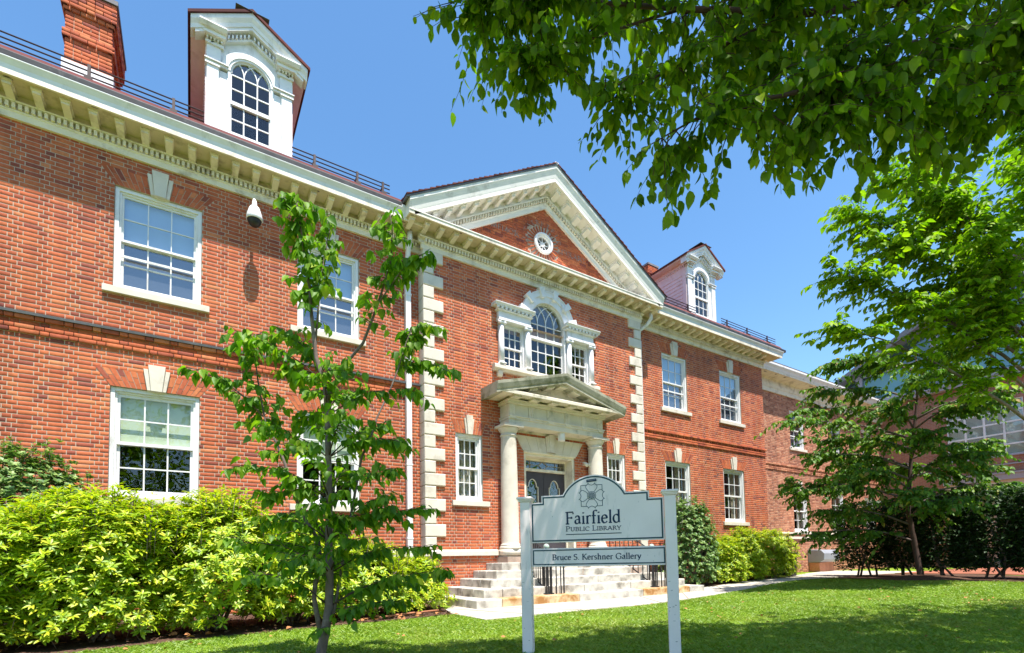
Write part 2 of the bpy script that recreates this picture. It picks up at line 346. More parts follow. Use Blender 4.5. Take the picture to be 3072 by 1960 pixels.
# tympanum brick
M_ = .597; TA = 8.776; MR = .597
def tym(zm): 
    w = (TA-zm)/M_; rr = .30**2-(zm-7.915)**2*1.1
    c = [(PX0-2, PC-w), (PC+w, PX1+2)]
    if rr > 0: c.append((PC-.06-rr**.5, PC-.06+rr**.5))
    return c
bricks(PY, PX0, PX1, 7.23, 8.78, [], tym)
mb = MB(); ox, oz = PC-.06, 7.925; NS = 60
cuts_ = sorted({PC-2.6+5.2*i/NS for i in range(NS+1)} | {PC} | {ox+.20*math.cos(math.pi*i/16) for i in range(17)})
for a, b in zip(cuts_[:-1], cuts_[1:]):
    tp = lambda x: 7.2+(2.6-abs(x-PC))*M_
    c = (a+b)/2
    if abs(c-ox) < .2:
        hz = lambda x: .19*max(0, 1-((x-ox)/.2)**2)**.5
        mb.poly([(a, 7.2), (b, 7.2), (b, oz-hz(b)), (a, oz-hz(a))], PY+.011, PY+.2); mb.poly([(a, oz+hz(a)), (b, oz+hz(b)), (b, tp(b)), (a, tp(a))], PY+.011, PY+.2)
    else: mb.poly([(a, 7.2), (b, 7.2), (b, tp(b)), (a, tp(a))], PY+.011, PY+.2)
mb.build('tympanum_wall', M_mortar, lib)
# splayed arch bricks and keystones
def wedge(mb, pts, y0, y1): mb.poly(pts, y0, y1)
AB = []
for x0, x1, z, Y, rise, sp, kb, kt in ARCH:
    xc = (x0+x1)/2
    for s in (-1, 1):
        xb0 = xc+s*kb; xt0 = xc+s*kt; xb1 = x1 if s > 0 else x0; xt1 = xb1+s*sp
        n = max(4, round(abs(xb1-xb0)/.064))
        for i in range(n):
            def L(f, h): return (xb0+(xb1-xb0)*f)*(1-h)+(xt0+(xt1-xt0)*f)*h
            f0 = i/n+.07/n; f1 = (i+1)/n-.07/n; sp_ = .62 if i % 2 else .36
            for ha, hb in ((.02, sp_-.018), (sp_+.018, .985)):
                p = [(L(f0, ha), z+rise*ha), (L(f1, ha), z+rise*ha), (L(f1, hb), z+rise*hb), (L(f0, hb), z+rise*hb)]
                AB.append((p, Y-random.uniform(.001, .006)))
    mb = MB()
    for s in (-1, 1):   # stone keystone: tall proud middle piece, lower side pieces
        mb.poly([(xc+s*kb*.60, z-.004), (xc+s*kb, z-.004), (xc+s*kt, z+rise+.055), (xc+s*kt*.655, z+rise+.055)], Y-.030, Y+.09)
    mb.poly([(xc-kb*.60, z-.012), (xc+kb*.60, z-.012), (xc+kt*.65, z+rise+.118), (xc-kt*.65, z+rise+.118)], Y-.055, Y+.09)
    mb.build('keystone', M_lime, lib, bevel=.004)
# belt flashing, water table
mb = MB(); mb.prof([(-.075, bz[4]-.002), (-.080, bz[4]+.030), (.02, bz[4]+.052), (.02, bz[4]-.002)], XL-.01, PX0); mb.build('belt_flashing', M_lead, lib)
wt = [(.02, .875), (-.062, .875), (-.062, .965), (-.012, .997), (.02, .997)]
for a, b, d in ((XL-.06, PX0-.07, 0), (PX1+.07, XR+.06, 0), (PX0-.06, 5.3, PY), (2*PC-5.3, PX1+.06, PY)): MB().prof([(y+d, z) for y, z in wt], a, b).build('water_table', M_lime, lib, bevel=.004)
# quoins, each stone its own piece
QH = (6.862-.997)/24
for side in (0, 1):
    for k in range(24):
        Lq = .41 if k % 2 else .21; za = .997+k*QH
        x0, x1 = (PX0-.02, PX0+Lq) if side == 0 else (PX1-Lq, PX1+.02)
        m = MB(); m.cbox(x0, x1, PY-.045, .02, za+.006, za+QH-.006, .012)
        o = m.build('quoin', M_lime, lib, bevel=.006)
# ---------------------------------------------------------------- cornices
DEN = MB()
def mod_mesh(w, l, h, name, mat, m=0.0):
    mb = MB(); q = [(-.345, 0), (-.345, -h*.72), (-.30, -h*.82), (-.16, -h*1.02), (-l+.25-.25, -h*1.1), (.0, -h*1.1), (.0, 0)]
    q = [(-.34, 0), (-.34, -h*.75), (-.29, -h*.86), (-.14, -h*1.02), (-.07, -h*1.08), (-.07, 0)]
    n = len(q); a = [(-w/2, y, z+m*w/2) for y, z in q]; b = [(w/2, y, z-m*w/2) for y, z in q]
    mb.add(a+b, [tuple(range(n)), tuple(range(2*n-1, n-1, -1))]+[(i, i+n, (i+1) % n+n, (i+1) % n) for i in range(n)])
    # cap moulding
    c = [(-.36, -.028), (-.36, -.002), (-.06, -.002), (-.06, -.028)]
    a = [(-w/2-.014, y, z+m*(w/2+.014)) for y, z in c]; b = [(w/2+.014, y, z-m*(w/2+.014)) for y, z in c]
    mb.add(a+b, [(0, 1, 2, 3), (7, 6, 5, 4)]+[(i, i+4, (i+1) % 4+4, (i+1) % 4) for i in range(4)])
    o = mb.build(name, mat, lib); return o
def put(o, first, x, y, z):
    c = o if first else o.copy()
    if not first: SC.collection.objects.link(c)
    c.location = (x, y, z)   # parent keeps world placement through its inverse matrix
    return c
def cornice(x0, x1, Y, zb, zs, o, mods, crown=True, mat=M_trim, ex0=0, ex1=0):
    mb = MB()
    mb.prof([(Y+.02, zb-.03), (Y-.045, zb-.03), (Y-.045, zb+.055), (Y-.06, zb+.065), (Y-.06, zb+.085), (Y+.02, zb+.085)], x0-ex0*.05, x1+ex1*.05)
    mb.prof([(Y+.02, zb+.085), (Y-.035, zb+.085), (Y-.035, zb+.160), (Y-.105, zb+.165), (Y-.112, zb+.182), (Y-.075, zb+.186), (Y-.075, zs), (Y+.02, zs)], x0-ex0*.1, x1+ex1*.1)
    mb.prof([(Y+.02, zs+.02), (Y-o+.03, zs+.02), (Y-o+.03, zs-.012), (Y-o, zs-.012), (Y-o, zs+.055), (Y+.02, zs+.055)], x0-ex0*o, x1+ex1*o)
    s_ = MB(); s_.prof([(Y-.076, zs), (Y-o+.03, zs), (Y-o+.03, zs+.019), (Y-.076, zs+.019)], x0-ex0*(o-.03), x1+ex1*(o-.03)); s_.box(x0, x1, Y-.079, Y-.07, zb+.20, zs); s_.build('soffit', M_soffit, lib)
    fk = MB(); r_ = random.Random(int(x0*10))
    for i in range(int((x1-x0)*1.1)):
        x = r_.uniform(x0, x1); y = Y-r_.uniform(.30, o-.04); a = r_.uniform(.02, .055); pts = [(x+a*r_.uniform(.6, 1.3)*math.cos(k), y+a*.45*math.sin(k), zs-.002) for k in (0, 1, 2.1, 3.1, 4.2, 5.3)]; fk.add(pts, [tuple(range(6))])
    kind(fk.build('paint_loss', M_wood, lib), 'stuff')
    mb.build('cornice', mat, lib)
    n = int((x1-x0)/.0655)
    for i in range(n):
        x = x0+(i+.5)*.0655; DEN.box(x-.0185, x+.0185, Y-.098, Y-.035, zb+.088, zb+.159)
    if crown:
        mc = MB(); t = zs+.055
        mc.prof([(Y+.02, t), (Y-o+.012, t), (Y-o+.008, t+.02), (Y-o-.002, t+.06), (Y-o-.032, t+.105), (Y-o-.048, t+.125), (Y-o-.048, t+.178), (Y-o+.1, t+.19), (Y+.02, t+.19)], x0-ex0*(o+.048), x1+ex1*(o+.048))
        mc.build('crown_moulding', M_white, lib)
    first = MOD[mat]
    for x in mods:
        q = first.copy(); SC.collection.objects.link(q); q.location = (x, Y, zs)
MOD = {M_trim: mod_mesh(.088, .3, .088, 'modillion', M_trim), M_ped: None}
OW, OP = .45, .43; ZSW, ZSP = 7.135, 7.180
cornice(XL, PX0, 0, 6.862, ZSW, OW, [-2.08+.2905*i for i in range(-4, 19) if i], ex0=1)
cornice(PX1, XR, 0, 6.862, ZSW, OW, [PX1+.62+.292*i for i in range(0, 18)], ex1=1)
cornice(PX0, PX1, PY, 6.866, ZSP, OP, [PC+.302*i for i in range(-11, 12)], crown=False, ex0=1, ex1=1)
MOD[M_trim].location = (-2.08, 0, ZSW)
# lead-topped ledge over the horizontal pediment cornice
mb = MB(); mb.prof([(PY+.02, ZSP+.055), (PY-OP-.012, ZSP+.055), (PY-OP-.012, ZSP+.075), (PY+.02, ZSP+.16)], PX0-OP-.01, PX1+OP+.01); mb.build('ledge', M_ped, lib)
# raking cornice of the pediment
for s in (-1, 1):
    def rake(mb, prof, cut=7.16, lim=3.40, top=False):
        lo = min(z for y, z in prof); d = min(lim, (TA+lo-cut)/M_)
        mb.prof([(PY+y, TA+z) for y, z in prof], PC, PC+s*d, M_, PC)
    mb = MB()
    rake(mb, [(.02, -.02), (-.05, -.02), (-.05, .085), (-.065, .1), (-.065, .12), (.02, .12)])
    rake(mb, [(.02, .12), (-.045, .12), (-.045, .20), (-.11, .205), (-.115, .225), (-.08, .23), (-.08, .375), (.02, .375)])
    rake(mb, [(.02, .375), (-OP+.03, .375), (-OP+.03, .362), (-OP, .362), (-OP, .43), (.02, .43)], lim=3.41)
    rake(mb, [(.02, .43), (-OP+.008, .43), (-OP+.0, .46), (-OP-.012, .53), (-OP-.04, .61), (-OP-.055, .64), (-OP-.055, .70), (.02, .70)], lim=3.46)
    mb.build('raking_cornice', M_ped, lib)
    for i in range(int(2.45/.0655)):
        x = PC+s*(i+.5)*.0655; zc = TA-M_*abs(x-PC)+.125
        DEN.add([(x+a*.019, PY+y, zc+z-M_*s*a*.019) for a in (-1, 1) for y in (-.108, -.045) for z in (0, .072)],
                [(0, 1, 3, 2), (4, 6, 7, 5), (0, 4, 5, 1), (2, 3, 7, 6), (0, 2, 6, 4), (1, 5, 7, 3)])
    mm = mod_mesh(.098, .3, .10, 'modillion', M_ped, M_*s)
    for i in range(10):
        x = PC+s*(.155+.30*i); q = mm if i == 0 else mm.copy()
        if i: SC.collection.objects.link(q)
        q.location = (x, PY, TA+.375-M_*abs(x-PC))
kind(DEN.build('dentils', M_trim, lib), 'stuff')
# round window in the tympanum
ox, oz = PC-.06, 7.925
def ring(mb, r0, r1, y0, y1, cx, cz, a0=0, a1=2*math.pi, n=36, kz=.95):
    for i in range(n):
        p = []
        for a in (a0+(a1-a0)*i/n, a0+(a1-a0)*(i+1)/n):
            p.append((math.cos(a), math.sin(a)*kz))
        (ca, sa), (cb, sb) = p
        mb.add([(cx+r*c, y, cz+r*q) for r in (r0, r1) for y in (y0, y1) for c, q in ((ca, sa), (cb, sb))],
               [(0, 1, 3, 2), (4, 6, 7, 5), (0, 4, 5, 1), (2, 3, 7, 6)]+([(0, 2, 6, 4), (1, 5, 7, 3)] if abs(a1-a0) < 6.28 else []))
    return mb
mb = MB(); ring(mb, .205, .255, PY-.05, PY+.02, ox, oz); ring(mb, .165, .206, PY-.025, PY+.06, ox, oz); rw = mb.build('round_window', M_white, lib, True)
mb = MB()
for k in range(4):
    a = math.pi*k/4; c_, s_ = math.cos(a), math.sin(a)
    mb.poly([(ox+c_*.17-s_*.007, oz+s_*.16+c_*.007), (ox-c_*.17-s_*.007, oz-s_*.16+c_*.007), (ox-c_*.17+s_*.007, oz-s_*.16-c_*.007), (ox+c_*.17+s_*.007, oz+s_*.16-c_*.007)], PY+.018+.001*k, PY+.034+.001*k)
ring(mb, .045, .06, PY+.014, PY+.033, ox, oz, n=16); mb.build('muntin', M_white, rw)
MB().poly([(ox+.17*math.cos(i*.2618), oz+.162*math.sin(i*.2618)) for i in range(24)], PY+.045, PY+.05).build('pane', M_glass, rw)
MB().poly([(ox+.2*math.cos(i*.2618), oz+.19*math.sin(i*.2618)) for i in range(24)], PY+.15, PY+.25).build('interior', M_dark, rw)
for i in range(28):   # radial brick ring round it
    a = 2*math.pi*i/28; d = .42*2*math.pi/28
    p = [(ox+r*math.cos(a+e), oz+.95*r*math.sin(a+e)) for r, e in ((.262, -d*.42), (.31+.105, -d*.36), (.31+.105, d*.36), (.262, d*.42))]
    AB.append((p, PY-.012))
# remove bricks under the radial ring, collect every brick into individual pieces and one joined mass
def in_ring(b): 
    x, z = (b[0]+b[1])/2-ox, ((b[2]+b[3])/2-oz)/.95
    return b[4] < PY+.01 and b[4] > PY-.1 and x*x+z*z < .44**2 and b[2] > 7.2
BR = [b for b in BR if not in_ring(b)]
def brick_arrays(lst, depth=.075):
    A = np.array([(b[0], b[1], b[2], b[3], b[4]) for b in lst], np.float32)
    x0, x1, z0, z1, y = A.T; y1 = y+depth; n = len(A)
    c = .0008
    V = np.stack([np.stack(v, 1) for v in ((x0, y1, z0), (x1, y1, z0), (x1, y1, z1), (x0, y1, z1), (x0, y+c, z0), (x1, y+c, z0), (x1, y+c, z1), (x0, y+c, z1),
                                            (x0+c, y, z0+c), (x1-c, y, z0+c), (x1-c, y, z1-c), (x0+c, y, z1-c))], 1).reshape(-1, 3)
    fs = np.array([(0, 1, 5, 4), (1, 2, 6, 5), (2, 3, 7, 6), (3, 0, 4, 7), (4, 5, 9, 8), (5, 6, 10, 9), (6, 7, 11, 10), (7, 4, 8, 11), (8, 9, 10, 11)], np.int32)
    Fq = (fs[None]+(np.arange(n)*12)[:, None, None]).reshape(-1, 4)
    return V, Fq
def split_bricks(lst, root, mat, nmax, ok):
    sc = []
    for i, b in enumerate(lst):
        P = ((b[0]+b[1])/2, b[4], (b[2]+b[3])/2); z = in_view(P, 0)
        if z and ok(b): sc.append((-(b[1]-b[0]+.1)/z, i))
    sc.sort(); pick = {i for _, i in sc[:nmax]}
    V, Fq = brick_arrays([b for i, b in enumerate(lst) if i not in pick])
    kind(link('brickwork', raw_mesh('brickwork', V, Fq, mat), root), 'stuff')
    shared = {}
    for i in sorted(pick):
        x0, x1, z0, z1, y, _ = lst[i]; k = round((x1-x0)*200)
        if k not in shared:
            w = x1-x0; v, f = brick_arrays([(-w/2, w/2, -.0255, .0255, 0, '')]); shared[k] = raw_mesh('brick', v, f, mat)
        o = link('brick', shared[k], root); o.location = ((x0+x1)/2, y, (z0+z1)/2)
LB = [b for b in BR if b[5] == 'lib']
split_bricks(LB, lib, M_brick, 300, lambda b: b[2] > 2.3 and b[0] < 3.3)
far = MB()
for p, y in AB:
    if p[0][0] > 9.8: far.poly(p, y, y+.07)
    else: MB().poly(p, y, y+.07).build('arch_brick', M_brick, lib)
kind(far.build('arch_brickwork', M_brick, lib), 'stuff')
# ---------------------------------------------------------------- windows
PANES = {}
def pane(par, x0, x1, y, z0, z1, mat=None, tiltseed=[0]):
    w, h = x1-x0, z1-z0; k = (round(w, 3), round(h, 3), mat)
    if k not in PANES:
        m = bpy.data.meshes.new('pane'); m.from_pydata([(-w/2, 0, -h/2), (w/2, 0, -h/2), (w/2, 0, h/2), (-w/2, 0, h/2)], [], [(0, 1, 2, 3)]); m.materials.append(mat or M_glass); PANES[k] = m
    o = link('pane', PANES[k], par); o.location = ((x0+x1)/2, y, (z0+z1)/2)
    tiltseed[0] += 1; r = random.Random(tiltseed[0]); o.rotation_euler = (r.uniform(-.006, .006), 0, r.uniform(-.006, .006))
    return o
def sash(par, x0, x1, z0, z1, y, cols, rows, mat, st=.034, rb=.045, mun=.02, glass=True, gm=None):
    mb = MB()
    mb.box(x0, x0+st, y, y+.035, z0, z1); mb.box(x1-st, x1, y, y+.035, z0, z1)
    mb.box(x0+st, x1-st, y+.001, y+.034, z0, z0+rb); mb.box(x0+st, x1-st, y+.001, y+.034, z1-rb, z1)
    gx0, gx1, gz0, gz1 = x0+st, x1-st, z0+rb, z1-rb; cw = (gx1-gx0)/cols; ch = (gz1-gz0)/rows
    for i in range(1, cols): mb.box(gx0+i*cw-mun/2, gx0+i*cw+mun/2, y+.006, y+.03, gz0, gz1)
    for j in range(1, rows): mb.box(gx0, gx1, y+.008, y+.028, gz0+j*ch-mun/2, gz0+j*ch+mun/2)
    o = mb.build('sash', mat, par)
    if glass:
        for i in range(cols):
            for j in range(rows): pane(par, gx0+i*cw, gx0+(i+1)*cw, y+.0185, gz0+j*ch, gz0+(j+1)*ch, gm)
    return o
def window(root, x0, x1, z0, z1, Y, cols, upper, sill=(.118, .115), shade=None, screen=False, curtain=False, mat=None, split=None):
    mat = mat or M_white; mb = MB(); t = .052
    def rim(y0, y1, a, b, c, d, w):
        mb.box(a, a+w, y0, y1, c, d); mb.box(b-w, b, y0, y1, c, d); mb.box(a+w, b-w, y0+.0005, y1, d-w, d); mb.box(a+w, b-w, y0+.0005, y1, c, c+w*.8)
    rim(Y+.028, Y+.14, x0, x1, z0, z1, t); rim(Y+.055, Y+.141, x0+t, x1-t, z0+t*.8, z1-t, .026)
    w = mb.build('window', mat, root, bevel=.003)
    a, b, c, d = x0+t+.026, x1-t-.026, z0+t*.8+.021, z1-t-.026
    zm = split if split else (c+d)/2
    if upper:   # storm sash bar in front of a raised inner sash
        sash(w, a, b, zm-.015, d, Y+.078, cols, 2, mat, .026, .032, .014, True, M_glass_up)
        sash(w, a, b, c, zm+.018, Y+.115, cols, 2, mat, .03, .04, .018, True, M_glass_up)
        m = MB(); m.box(a, b, Y+.070, Y+.088, zm-.255, zm-.222); m.build('storm_bar', mat, w)
        MB().box(a, b, Y+.151, Y+.1525, c, zm-.05).build('screen', M_screen, w)
    else:
        sash(w, a, b, zm-.02, d, Y+.078, cols, 2, mat); sash(w, a, b, c, zm+.024, Y+.115, cols, 2, mat)
    if shade:
        f = MB(); zs = d-(d-c)*shade
        f.box(a-.01, b+.01, Y+.158, Y+.162, zs, d+.03); f.box(a-.01, b+.01, Y+.153, Y+.168, zs-.02, zs); f.build('roller_shade', M_blue if upper else M_shade, w)
    if curtain:
        f = MB(); n = 9
        for s in (0, 1):
            xa = b-.26 if s else a-.02
            for i in range(n): f.box(xa+i*.03, xa+i*.03+.024, Y+.26+.012*(i % 2), Y+.28+.012*(i % 2), c, d)
        f.build('curtain', M_curtain, w)
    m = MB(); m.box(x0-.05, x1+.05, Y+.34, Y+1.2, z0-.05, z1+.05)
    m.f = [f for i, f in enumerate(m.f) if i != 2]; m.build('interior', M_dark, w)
    m = MB(); l, r = sill if isinstance(sill, tuple) else (sill, sill)
    m.prof([(Y-.055, z0-.108), (Y-.055, z0-.012), (Y+.03, z0), (Y+.09, z0), (Y+.09, z0-.108)], x0-l, x1+r); m.build('sill', M_lime, w, bevel=.004)
    return w
for i, (a, b) in enumerate(WL):
    window(lib, a, b, *UP, 0, 3, True, shade=.5); window(lib, a, b, *LO, 0, 3, False, shade=.50)
for i, (a, b) in enumerate(WR):
    window(lib, a, b, *UP, 0, 3, True, shade=.5, curtain=i == 0); window(lib, a, b, *LO, 0, 3, False, curtain=True)
for a, b in NW: window(lib, a, b, *NP, PY, 3, False, sill=(.098, .14), curtain=True)
# ---------------------------------------------------------------- arched three-part window over the porch
Y = PY
pw = MB().box(5.38, 8.055, Y+.06, Y+.10, 4.86, 4.885).build('arched_window', M_white, lib)
for s in (-1, 1):
    mb = MB(); f = lambda d: PC+s*d
    def bx(m, d0, d1, y0, y1, z0, z1): m.box(min(f(d0), f(d1)), max(f(d0), f(d1)), y0, y1, z0, z1)
    for dc in (.580, 1.255):   # pilaster columns
        m = MB(); cx = f(dc)
        m.lathe([(.062, 4.93), (.062, 5.25), (.054, 5.735)], cx, Y-.055, 20)
        bx(m, dc-.078, dc+.078, Y-.135, Y+.02, 4.885, 4.91); m.lathe([(.076, 4.91), (.078, 4.922), (.066, 4.934)], cx, Y-.055, 20)
        for e in (-1, 1):   # scroll capital
            m.lathe([(.0, 5.738), (.03, 5.738), (.038, 5.755), (.038, 5.785), (.03, 5.80), (0, 5.80)], cx+e*.062, Y-.10, 12)
        m.box(cx-.062, cx+.062, Y-.125, Y+.0, 5.745, 5.80); m.box(cx-.088, cx+.088, Y-.135, Y+.02, 5.80, 5.822)
        m.build('pilaster', M_white, pw, True)
        mb.box(cx-.05, cx+.05, Y-.01, Y+.12, 4.885, 5.82)
    bx(mb, .515, 1.335, Y-.115, Y+.08, 5.822, 5.875); bx(mb, .520, 1.330, Y-.09, Y+.08, 5.875, 5.90); bx(mb, .525, 1.325, Y-.075, Y+.08, 5.90, 6.02)
    bx(mb, .47, 1.38, Y-.13, Y+.02, 6.035, 6.055); bx(mb, .50, 1.35, Y-.085, Y+.02, 6.02, 6.10)
    m = MB()
    for k in range(9):
        d = .52+k*.103; bx(m, d, d+.055, Y-.155, Y-.084, 6.055, 6.10)
    m.build('bracket_row', M_white, pw)
    mb.prof([(Y+.02, 6.10), (Y-.165, 6.10), (Y-.17, 6.125), (Y-.20, 6.15), (Y-.20, 6.165), (Y+.02, 6.18)], min(f(.445), f(1.455)), max(f(.445), f(1.455)))
    bx(mb, .635, .68, Y-.0, Y+.1, 4.885, 5.82); bx(mb, 1.155, 1.2, Y, Y+.1, 4.885, 5.82); bx(mb, .68, 1.155, Y+.001, Y+.1, 5.76, 5.82)
    a, b = sorted((f(.68), f(1.155)))
    sash(pw, a, b, 5.30, 5.76, Y+.035, 3, 2, M_white, .026, .03, .018); sash(pw, a, b, 4.885, 5.33, Y+.06, 3, 2, M_white, .026, .035, .018)
    bx(mb, .462, .51, Y-.03, Y+.1, 4.885, 6.05)
    mb.build('frame', M_white, pw, bevel=.003)
sash(pw, PC-.462, PC+.462, 4.885, 5.70, Y+.06, 4, 3, M_white, .022, .04, .02)
zc = 6.055; rr = .462
m = MB(); m.box(PC-.47, PC+.47, Y+.02, Y+.09, 5.675, 5.735)
ring(m, .445, .475, Y+.02, Y+.09, PC, zc, 0, math.pi, 24, 1.0)
def arcp(cx, r, a0, a1, n=10): return [(cx+r*math.cos(a0+(a1-a0)*i/n), zc+r*math.sin(a0+(a1-a0)*i/n)) for i in range(n+1)]
def ribbon(m, pts, w, y0, y1):
    for i in range(len(pts)-1):
        (xa, za), (xb, zb) = pts[i], pts[i+1]; L = math.hypot(xb-xa, zb-za); nx, nz = -(zb-za)/L*w/2, (xb-xa)/L*w/2
        m.poly([(xa+nx, za+nz), (xb+nx, zb+nz), (xb-nx, zb-nz), (xa-nx, za-nz)], y0, y1)
cw = .924/4
for k in (-1, 0, 1):
    ribbon(m, [(PC+k*cw, 5.735), (PC+k*cw, zc)], .02, Y+.045, Y+.07)
ribbon(m, [(PC-.45, 6.03), (PC+.45, 6.03)], .018, Y+.047, Y+.068)
for k in (-1, 0, 1):   # interlaced gothic bars: arcs of the full radius struck from the jambs
    for s in (-1, 1):
        cx = PC+k*cw+s*.462; n = 14; pts = []
        for i in range(n+1):
            t = i/n*1.25; x = cx-s*.462*math.cos(t); z = zc+.462*math.sin(t)
            if (x-PC)**2+(z-zc)**2 > .452**2: break
            pts.append((x, z))
        if len(pts) > 1: ribbon(m, pts, .018, Y+.045+.001*k+.002*s, Y+.068+.001*k)
m.build('sash', M_white, pw)
for i in range(4):
    pane(pw, PC-.462+i*cw, PC-.462+(i+1)*cw, Y+.058, 5.735, 6.03)
MB().poly([(PC-.462, 6.03)]+[(x, z) for x, z in reversed(arcp(PC, .455, 0, math.pi, 24))]+[(PC+.462, 6.03)][:0], Y+.057, Y+.059).build('pane', M_glass, pw)
m = MB(); ring(m, .475, .62, Y-.05, Y+.05, PC, zc, 0, math.pi, 30, 1.0); ring(m, .62, .72, Y-.075, Y+.02, PC, zc, 0, math.pi, 30, 1.0); ring(m, .72, .745, Y-.09, Y+.02, PC, zc, 0, math.pi, 30, 1.0)
m.build('archivolt', M_white, pw)
for dg in (14, 43, 75, 105, 137, 166):
    a = R_(dg); d = R_(5.2); m = MB()
    m.poly([(PC+r*math.cos(a+e), zc+r*math.sin(a+e)) for r, e in ((.575, -d*.8), (.805, -d), (.805, d), (.575, d*.8))], Y-.125, Y+.02); m.build('voussoir_block', M_white, pw, bevel=.004)
m = MB(); m.prof([(Y+.02, 4.735), (Y-.06, 4.735), (Y-.085, 4.765), (Y-.12, 4.78), (Y-.12, 4.845), (Y-.09, 4.87), (Y+.06, 4.885), (Y+.06, 4.735)], PC-1.46, PC+1.46); m.build('sill', M_lime, pw)
for s in (-1, 1):
    for d in (.58, 1.3): MB().prof([(Y+.02, 4.62), (Y-.05, 4.62), (Y-.075, 4.66), (Y-.09, 4.735), (Y+.02, 4.735)], PC+s*d-.055, PC+s*d+.055).build('sill_bracket', M_lime, pw)
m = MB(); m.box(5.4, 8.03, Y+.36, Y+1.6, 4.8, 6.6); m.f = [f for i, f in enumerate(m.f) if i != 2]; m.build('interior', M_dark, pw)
# ---------------------------------------------------------------- porch: columns, entablature, small pediment
po = MB().box(PC-1.3, PC+1.3, PY-.005, PY+.02, 3.50, 3.62).build('porch', M_port, lib)
QC = .165
for s in (-1, 1):
    cx, cy = PC+s*1.195, PY-QC; m = MB()
    m.box(cx-.205, cx+.205, PY-.365, PY+.02, .872, .992)
    m.lathe([(.20, .992), (.222, 1.005), (.226, 1.03), (.21, 1.055), (.196, 1.06), (.206, 1.075), (.204, 1.09), (.188, 1.10), (.184, 1.13), (.184, 1.6), (.178, 2.2), (.168, 2.8), (.160, 3.30),
             (.160, 3.315), (.178, 3.325), (.180, 3.34), (.162, 3.35), (.162, 3.40), (.178, 3.41), (.182, 3.425), (.215, 3.47), (.222, 3.495)], cx, cy, 40)
    m.build('column', M_lime, po, True); MB().box(cx-.238, cx+.238, cy-.235, PY+.02, 3.495, 3.545).build('abacus', M_lime, po, bevel=.004)
QF = .345
m = MB(); m.box(PC-1.29, PC+1.29, PY-QF, PY+.01, 3.545, 3.66); m.box(PC-1.305, PC+1.305, PY-QF-.015, PY+.01, 3.66, 3.71); m.box(PC-1.32, PC+1.32, PY-QF-.035, PY+.01, 3.71, 3.735)
m.box(PC-1.285, PC+1.285, PY-QF+.01, PY+.01, 3.735, 3.975); m.box(PC-1.33, PC+1.33, PY-QF-.045, PY+.01, 3.975, 4.03); m.box(PC-1.345, PC+1.345, PY-QF-.07, PY+.01, 4.03, 4.055)
m.build('entablature', M_port, po, bevel=.003)
for i in range(6):
    x = PC-1.2+.48*i; m = MB()
    for e in (-1, 0, 1): m.cbox(x+e*.044-.017, x+e*.044+.017, PY-QF-.022, PY-QF+.02, 3.735, 3.965, .008)
    m.box(x-.075, x+.075, PY-QF-.012, PY-QF+.02, 3.735, 3.975); m.box(x-.072, x+.072, PY-QF-.03, PY-QF, 3.672, 3.71); m.build('triglyph', M_port, po)
    m = MB(); m.box(x-.10, x+.10, PY-.57, PY-QF-.03, 4.055, 4.10); m.build('mutule', M_port, po, bevel=.004)
QK = .62; KX = 1.70
m = MB(); m.prof([(PY+.01, 4.098), (PY-QK+.04, 4.10), (PY-QK+.04, 4.088), (PY-QK, 4.088), (PY-QK, 4.15), (PY-QK+.02, 4.165), (PY+.01, 4.24)], PC-KX+.01, PC+KX-.01); m.build('porch_cornice', M_port, po, bevel=.004)
mk = .268
for s in (-1, 1):
    m = MB(); T = 4.73
    m.prof([(PY+.01, T-.215), (PY-QK-.005, T-.215), (PY-QK-.005, T-.165), (PY-QK-.02, T-.15), (PY-QK-.05, T-.06), (PY-QK-.055, T-.0), (PY+.01, T+.03)], PC, PC+s*(KX+.04), mk, PC); m.build('raking_moulding', M_mossy, po)
    for d in (.35, .80): 
        m = MB(); m.prof([(PY-.56, T-.26), (PY-.56, T-.217), (PY-.3, T-.217), (PY-.3, T-.26)], PC+s*(d-.1), PC+s*(d+.1), mk, PC); m.build('mutule', M_port, po)
MB().poly([(PC-1.6, 4.2), (PC+1.6, 4.2), (PC, 4.6)], PY-.33, PY-.0).build('pediment_panel', M_port, po)
m = MB(); m.box(PC-.1, PC+.1, PY-.56, PY-.3, 4.45, 4.50); m.build('mutule', M_port, po)
# lintel of fanned stones over the door
fan = 7
for i in range(fan):
    xb = lambda t: PC-.745+1.49*t; xt = lambda t: PC-.94+1.88*t
    a, b = (i+.012)/fan, (i+1-.012)/fan; ctr = i == 3
    m = MB(); m.poly([(xb(a), 3.122), (xb(b), 3.122), (xt(b), 3.44), (xt(a), 3.44)], PY-.035, PY+.08); m.build('lintel_stone', M_lime, lib)
for j, (w, zt) in enumerate(((.15, 3.47), (.11, 3.50), (.07, 3.53))):
    MB().poly([(PC-w*.8, 3.13), (PC+w*.8, 3.13), (PC+w, zt), (PC-w, zt)], PY-.045-.014*(j+1), PY-.03).build('lintel_stone', M_lime, lib)
